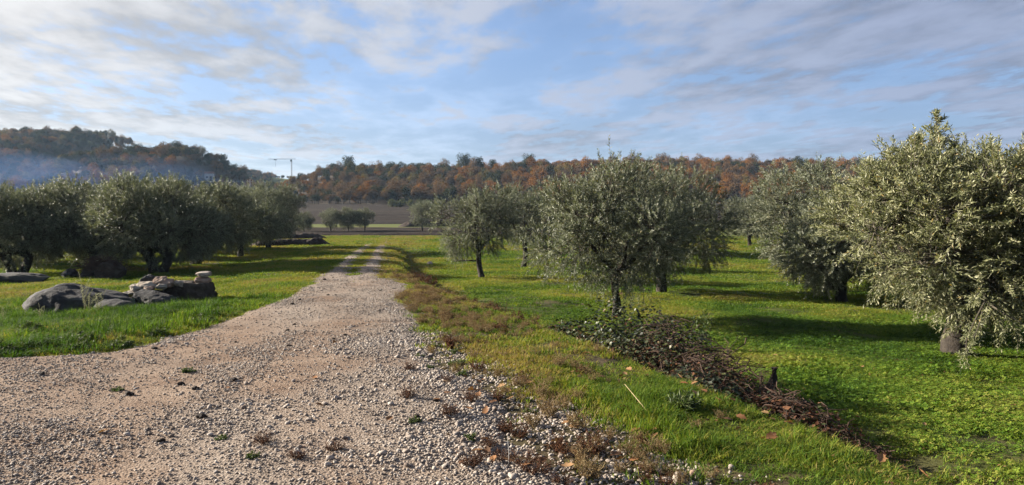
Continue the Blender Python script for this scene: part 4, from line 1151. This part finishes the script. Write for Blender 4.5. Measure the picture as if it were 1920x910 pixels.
put_herb('dock_plant', herb(753, 30, .10, .24, .15, 5, .10, .028, 'weed', 'twig', up=.8), 'bright green broad-leaved clump in the bank grass', 'weed', None, 1.42, 6.05, 0, .62, 'leaves')

# ------------------------------------------------------------------ brambles and brush
def leaf_heap(seed, n, sx_, sy_, sz_, ls, mat, flat=.35):
    rg = np.random.default_rng(seed)
    d = nrm(rg.normal(size=(n, 3))); d[:, 2] = abs(d[:, 2])
    r = (.55 + .5 * rg.random(n)) * (.75 + .5 * fbm(d[:, 0] * 3 + seed, d[:, 1] * 3 + d[:, 2] * 2, 1., 3))
    P = d * r[:, None] * (sx_, sy_, sz_)
    nn = nrm(d * .5 + np.array([0, 0, .8]) + rg.normal(0, .45, (n, 3))); ax = nrm(np.cross(nn, rg.normal(size=(n, 3)))); sd = np.cross(nn, ax)
    s = ls * (.6 + .8 * rg.random((n, 1)))
    V = np.stack([P - ax * s * .5, P - ax * s * .1 + sd * s * .36, P + ax * s * .5 - nn * s * .1, P - ax * s * .1 - sd * s * .36], 1).reshape(-1, 3)
    t = np.repeat(rg.random(n) ** 1.2, 4)
    return mesh_np('leaves', V, np.arange(len(V)).reshape(-1, 4), [M[mat]], attrs={'tint': t})
def twig_heap(seed, n, sx_, sy_, sz_, l0, l1, mat, r0=.002, r1=.007):
    rg = np.random.default_rng(seed); mb = MB()
    for k in range(n):
        c = np.array([rg.normal() * sx_ * .45, rg.normal() * sy_ * .45, 0]); c[2] = rg.random() ** 1.3 * sz_ * .75 * math.exp(-.5 * ((c[0] / sx_ * 1.3) ** 2 + (c[1] / sy_ * 1.3) ** 2))
        a = rg.normal() * 1.3; L = rg.uniform(l0, l1); d = nrm(np.array([math.cos(a), math.sin(a), rg.normal() * .45]))
        u = np.linspace(-.5, .5, 5)[:, None]
        pts = c + d * u * L + rg.normal(0, .35, 3) * (.25 - u * u) * L + rg.normal(0, .03 * L, (5, 3))
        pts[:, 2] = np.maximum(pts[:, 2], -.05)
        r = rg.uniform(r0, r1)
        mb.tube(pts, [r, r * .95, r * .8, r * .6, r * .35], 4, cap=False)
    return mb.mesh('twigs', [M[mat]])
def brush(name, label, cat, x, y, rz, twigs, leaves=None, z=0., group=None):
    o = link(name, twigs, loc=(x, y, float(ground(x, y)) + z), rz=rz)
    if leaves is not None: tag(link('leaves', leaves, o), kind='stuff')
    return tag(o, label, cat, group)
def merge_leaves(*ms):
    """several leaf heaps as one mesh with their own materials"""
    V, T, F, I = [], [], [], []; n = 0; mats = []
    for k, m in enumerate(ms):
        v = np.empty(len(m.vertices) * 3, np.float32); m.vertices.foreach_get('co', v)
        t = np.empty(len(m.vertices), np.float32); m.attributes['tint'].data.foreach_get('value', t)
        V.append(v.reshape(-1, 3)); T.append(t); F.append(np.arange(len(m.vertices)).reshape(-1, 4) + n); I.append(np.full(len(m.vertices) // 4, k)); n += len(m.vertices); mats.append(m.materials[0])
    return mesh_np('leaves', np.concatenate(V), np.concatenate(F), mats, np.concatenate(I), {'tint': np.concatenate(T)})
GD = 'brambles in the ditch'; GB = 'heaps of cut brush along the ditch'
TH = lambda s, n, a, b, c, l0=.12, l1=.5: twig_heap(s, n, a, b, c, l0, l1, 'dead_twig')
brush('bramble_bush', 'dark green bramble patch in the ditch before the slim olive', 'bush', 1.50, 9.8, -1.2, TH(800, 260, .85, .5, .7), merge_leaves(leaf_heap(801, 4600, 1.05, .65, .95, .055, 'bramble'), leaf_heap(8011, 300, 1.0, .6, .8, .05, 'rusty')), .05, GD)
brush('bramble_bush', 'smaller dark bramble at the left end of the ditch patch', 'bush', .9, 11.3, -1.2, TH(802, 160, .6, .4, .45), merge_leaves(leaf_heap(803, 1500, .7, .45, .55, .055, 'bramble'), leaf_heap(8031, 350, .7, .5, .5, .05, 'rusty')), 0, GD)
brush('bramble_bush', 'low bramble with reddish leaves at the near side of the brush', 'bush', 1.95, 7.55, -1.2, TH(804, 120, .5, .3, .3), merge_leaves(leaf_heap(805, 900, .55, .36, .36, .045, 'bramble'), leaf_heap(8051, 120, .5, .36, .36, .045, 'rusty')), 0, GD)
brush('brush_heap', 'tallest heap of dark cut twigs right of the brambles', 'brush pile', 1.92, 8.75, -1.15, TH(810, 700, .8, .5, 1.2), merge_leaves(leaf_heap(811, 1100, .8, .46, .7, .04, 'rusty'), leaf_heap(8111, 2400, .85, .55, .85, .045, 'bramble')), .14, GB)
brush('brush_heap', 'middle heap of dark cut twigs along the ditch', 'brush pile', 2.25, 7.75, -1.15, TH(812, 560, .75, .42, .9), merge_leaves(leaf_heap(813, 1000, .75, .4, .42, .045, 'rusty'), leaf_heap(8131, 1000, .75, .42, .46, .04, 'bramble')), .1, GB)
brush('brush_heap', 'low heap of twigs and russet leaves nearest the dark stub', 'brush pile', 2.58, 6.85, -1.1, TH(814, 420, .75, .36, .5, .1, .4), merge_leaves(leaf_heap(815, 1200, .75, .4, .3, .05, 'rusty'), leaf_heap(8151, 500, .75, .42, .32, .04, 'bramble')), .1, GB)
brush('brush_heap', 'scatter of twigs at the near end of the ditch', 'brush pile', 2.85, 6.15, -1.0, TH(816, 300, .5, .3, .2, .1, .35), leaf_heap(817, 260, .5, .34, .14, .045, 'rusty'), .03, GB)
brush('dry_brush', 'dry brush lying on the rock heap in the left grove', 'brush pile', -14.5, 25.75, .1, twig_heap(818, 420, .9, .35, .7, .2, .7, 'dead_twig', .004, .010), None, .3)
def stick(name, label, cat, pts, rad, mat, k=7):
    mb = MB(); mb.tube(pts, rad, k, wob=.12, rg=np.random.default_rng(3))
    o = link(name, mb.mesh(name, [M[mat]], True)); return tag(o, label, cat)
g0 = float(ground(3.15, 8.75))
stick('wood_stub', 'black bent wood stub sticking up behind the brush heaps', 'branch', [(3.0, 8.62, g0 + .02), (3.06, 8.7, g0 + .10), (3.14, 8.75, g0 + .16), (3.17, 8.76, g0 + .26), (3.165, 8.76, g0 + .37)], [.05, .075, .055, .042, .04], 'dead_wood')
g0 = float(ground(3.3, 8.2))
stick('fallen_stick', 'short dark stick lying right of the black stub', 'stick', [(3.16, 8.2, g0 + .04), (3.3, 8.22, g0 + .05), (3.42, 8.2, g0 + .045)], [.022, .025, .016], 'dead_wood')
g0 = float(ground(2.0, 8.6)) + .08
stick('pale_stick', 'pale thin branch lying across the tallest brush heap', 'stick', [(1.78, 8.55, g0 + .40), (2.0, 8.57, g0 + .37), (2.2, 8.6, g0 + .35), (2.3, 8.62, g0 + .39)], [.012, .013, .011, .006], 'reed')
g0 = float(ground(-2.7, 42.7))
stick('wooden_pole', 'dark thin pole lying on the grass behind the forked olive', 'pole', [(-3.4, 42.7, g0 + .09), (-2.7, 42.75, g0 + .10), (-1.95, 42.8, g0 + .09)], [.05, .05, .045], 'dead_wood')
g0 = float(ground(-20.1, 47.2))
stick('white_pipe', 'bent white pipe standing among the left olives', 'pipe', [(-20.3, 47.2, g0), (-20.15, 47.2, g0 + .3), (-19.95, 47.2, g0 + .1), (-19.85, 47.2, g0 + .35)], .035, 'white_pipe')
g0 = float(ground(1.35, 5.9))
stick('dry_stalk', 'dry straw-coloured stalk leaning over the bank grass', 'stalk', [(1.12, 5.75, g0 + .03), (1.05, 6.0, g0 + .1), (.98, 6.3, g0 + .17)], [.0045, .004, .002], 'reed', 5)
for k, (x, y) in enumerate([(.36, 4.55)]):
    g0 = float(ground(x, y)); stick('dry_stalk', 'thin grey upright straw among the foreground weeds', 'stalk', [(-.02, 4.62, g0), (-.02, 4.64, g0 + .12), (-.03, 4.66, g0 + .23)], [.003, .0025, .0015], 'pole', 4)
# low branch of the pale olive, arching to the ground on the right
def low_branch():
    rg = np.random.default_rng(9); st = MB(); P = []; D = []; L = []
    arcs = [[(8.6, 12.0, .72), (8.2, 11.3, .45), (7.85, 10.9, .1), (7.6, 10.75, -.22)], [(8.2, 11.3, .45), (8.0, 11.2, .2), (7.8, 11.1, -.1), (7.75, 11.0, -.4)],
            [(8.6, 12.0, .72), (8.7, 11.4, .3), (9.0, 11.1, .0), (9.05, 11.0, -.5)], [(8.35, 11.5, .4), (8.4, 11.1, .25), (8.7, 10.9, .05), (8.75, 10.8, -.35)], [(8.3, 11.4, .45), (8.1, 11.2, .62), (7.9, 11.0, .6), (7.75, 10.9, .5)]]
    for a in arcs:
        a = np.array(a) - (1.05, .3, .12); u = np.linspace(0, 3, 14); pts = np.stack([np.interp(u, range(4), a[:, i]) for i in range(3)], -1); pts[1:-1] = (pts[:-2] + pts[1:-1] * 2 + pts[2:]) / 4
        st.tube(pts, np.linspace(.016, .004, 14), 5, cap=False)
        for j in range(4, 14):
            d0 = nrm(pts[min(j + 1, 13)] - pts[j - 1])
            for _ in range(2 if rg.random() < .8 else 0):
                P.append(pts[j]); D.append(nrm(d0 * .7 + rg.normal(0, .55, 3))); L.append(rg.uniform(.1, .26))
    V, q, t = leaves_on_shoots(rg, np.array(P), np.array(D), np.array(L), 12, .066, .017)
    return st.mesh('low_branch', [M['twig']]), mesh_np('leaves', V, q, [M['olive_leaf_pale']], attrs={'tint': t})
lb = low_branch()
pale = [o for o in COL.objects if o.get('label', '').startswith('large pale olive')][0]
lbo = link('low_branch', lb[0], pale); lbo.matrix_parent_inverse = Matrix.LocRotScale(pale.location, pale.rotation_euler, pale.scale).inverted()
tag(link('leaves', lb[1], lbo), kind='stuff')

# ------------------------------------------------------------------ fallen leaves
def oak_leaf(seed):
    rg = np.random.default_rng(seed)
    n = 9; t = np.linspace(0, 1, n)
    wv = .30 * np.sin(t * math.pi) ** .8 * (1 + .35 * np.sin(t * 20)) + .02
    z = .22 * (t - .5) ** 2 * rg.uniform(-1, 2) 
    c = np.stack([t - .5, 0 * t, z], -1); up = rg.uniform(.1, .5)
    Lft = np.stack([t - .5, wv, z + up * wv], -1); Rgt = np.stack([t - .5, -wv * .95, z + up * rg.uniform(.3, 1.2) * wv], -1)
    V = np.concatenate([Lft, c, Rgt]); i = np.arange(n - 1)
    F = np.concatenate([np.stack([i, i + 1, n + i + 1, n + i], -1), np.stack([n + i, n + i + 1, 2 * n + i + 1, 2 * n + i], -1)])
    V = V - (0, 0, V[:, 2].min())
    return mesh_np('fallen_leaf', V, F, [M['fallen']], smooth=True)
OL = [oak_leaf(900 + k) for k in range(6)]
lr = np.random.default_rng(61)
def put_leaf(x, y, lab, grp, z=.0, s=None, t=None):
    s = s or lr.uniform(.05, .10)
    o = link('fallen_leaf', OL[lr.integers(6)], loc=(x, y, float(top_z(x, y)) + z)); o.scale = (s, s, s)
    o.rotation_euler = (lr.normal() * .3, lr.normal() * .3, lr.random() * 6.28); o['tint'] = float(lr.random() if t is None else t)
    tag(o, lab, 'leaf', grp)
for _ in range(60):
    x = lr.uniform(-.4, 1.3); y = lr.uniform(4.4, 7.5)
    put_leaf(x - .14 * (y - 4.4), y, 'brown curled fallen leaf among the foreground verge weeds', 'fallen leaves among the verge weeds', .03)
for _ in range(34):
    y = lr.uniform(4.5, 8.5); x = np.interp(y, DY, DX) - lr.uniform(.3, 1.5)
    put_leaf(float(x), y, 'pale brown fallen leaf caught in the bank grass', 'fallen leaves in the bank grass', .09)
for _ in range(45):
    y = lr.uniform(6.5, 15); x = np.interp(y, DY, DX) + lr.uniform(.4, 6)
    put_leaf(float(x), y, 'pale fallen leaf on the mown grass right of the ditch', 'fallen leaves on the orchard grass', .03, lr.uniform(.05, .085), lr.uniform(.4, 1))
for (x, y, t) in [(-3.0, 5.3, .62), (-2.6, 6.6, .6), (-1.9, 7.0, .5), (-2.25, 9.2, .3), (-1.6, 6.0, .4), (-.95, 5.6, .4)]:
    put_leaf(x, y, 'orange-brown fallen leaf lying alone on the open gravel', 'fallen leaves on the gravel', .012, .075, t)
# small litter nobody could count
def litter_zone(x, y):
    s = side(x, y)
    return np.clip(.25 * (s > .2) + 1.0 * np.exp(-.5 * ((s + .3) / .8) ** 2) + .5 * shoulder(x, y), 0, 1) * (road_mask(x, y) < .1) * (~left_of(x, y))
x, y = sample(litter_zone, 22, lr, -3, 9, 4, 18); n = len(x); s_ = lr.uniform(.02, .055, n)
LF = [oak_leaf(930 + k) for k in range(4)]
def litter_mat():
    m = leaf_mat('litter', [(0, (.07, .035, .02)), (.5, (.2, .105, .05)), (1, (.34, .22, .12))], atype='INSTANCER', rough=.8, trans=.1, spec=.1)
    return m
lm_ = litter_mat()
for q in LF: q.materials.clear(); q.materials.append(lm_)
tag(scatter('leaf_litter', LF, np.stack([x, y, ground(x, y) + .02], -1), np.stack([lr.normal(0, .5, n), lr.normal(0, .5, n), lr.random(n) * 6.28], -1), np.stack([s_] * 3, -1), lr.random(n), 3), 'small dead leaves littering the verge and orchard grass', None, None, 'stuff')
# dark clods on the track
for k in range(26):
    y = float(lr.uniform(5, 24)); r_ = np.interp(y, RIGHT_Y, RIGHT_X); l_ = max(np.interp(y, LEFT_Y, LEFT_X), -.72 * y); x = float(l_ + (r_ - l_) * lr.uniform(.1, .9))
    if middle_strip(x, y) > 0: continue
    s = float(lr.uniform(.03, .065) * (1 + y / 40))
    o = link('soil_clod', rock_mesh('soil_clod', (s * 1.4, s, s * .7), 950 + k, sub=2, cuts=5, rough=.3, mat='soil_dark'), loc=(x, y, float(top_z(x, y)) + s * .15), rz=float(lr.random() * 6))
    tag(o, 'small dark soil clod lying on the pale gravel track', 'clod', 'dark clods on the track')

# ------------------------------------------------------------------ air and smoke
def volume_mat(name, col, dens, an=.3):
    m, t = material(name)
    v = t.n('ShaderNodeVolumePrincipled', i_Color=col, i_Density=dens, i_Anisotropy=an)
    t.n('ShaderNodeOutputMaterial', i_Volume=v)
    return m
hz = MB(); hz.box((0, 1600, 33), (3800, 4100, 78.4))
tag(link('haze', hz.mesh('haze', [volume_mat('haze', (.50, .72, 1.0), .00012, .1)])), 'thin blue haze over the valley', None, None, 'stuff')

def puff(x, y, z, rx, ry, rz_, dens, label):
    v, f = ICO[3]
    o = link('smoke', mesh_np('smoke', v * (rx, ry, rz_), f, [volume_mat('smoke', (.26, .48, 1.0), dens, 0.)], smooth=True), loc=(x, y, z))
    tag(o, label, None, None, 'stuff')
for (x, y, z, rx, ry, rz_, dn) in [(-150, 205, 5, 40, 18, 9, .006), (-128, 214, 7, 34, 16, 8, .005), (-140, 212, 11, 26, 14, 10, .004), (-165, 222, 12, 40, 20, 13, .0035), (-118, 208, 4, 26, 12, 6, .005), (-105, 216, 10, 22, 12, 9, .003), (-88, 214, 8, 26, 12, 6, .0025), (-155, 200, 9, 16, 10, 12, .004), (-120, 222, 15, 30, 12, 7, .0025)]:
    puff(x, y, z - 1.5, rx, ry, rz_ * .9, dn * .62, 'blue smoke drifting across the foot of the left hill')
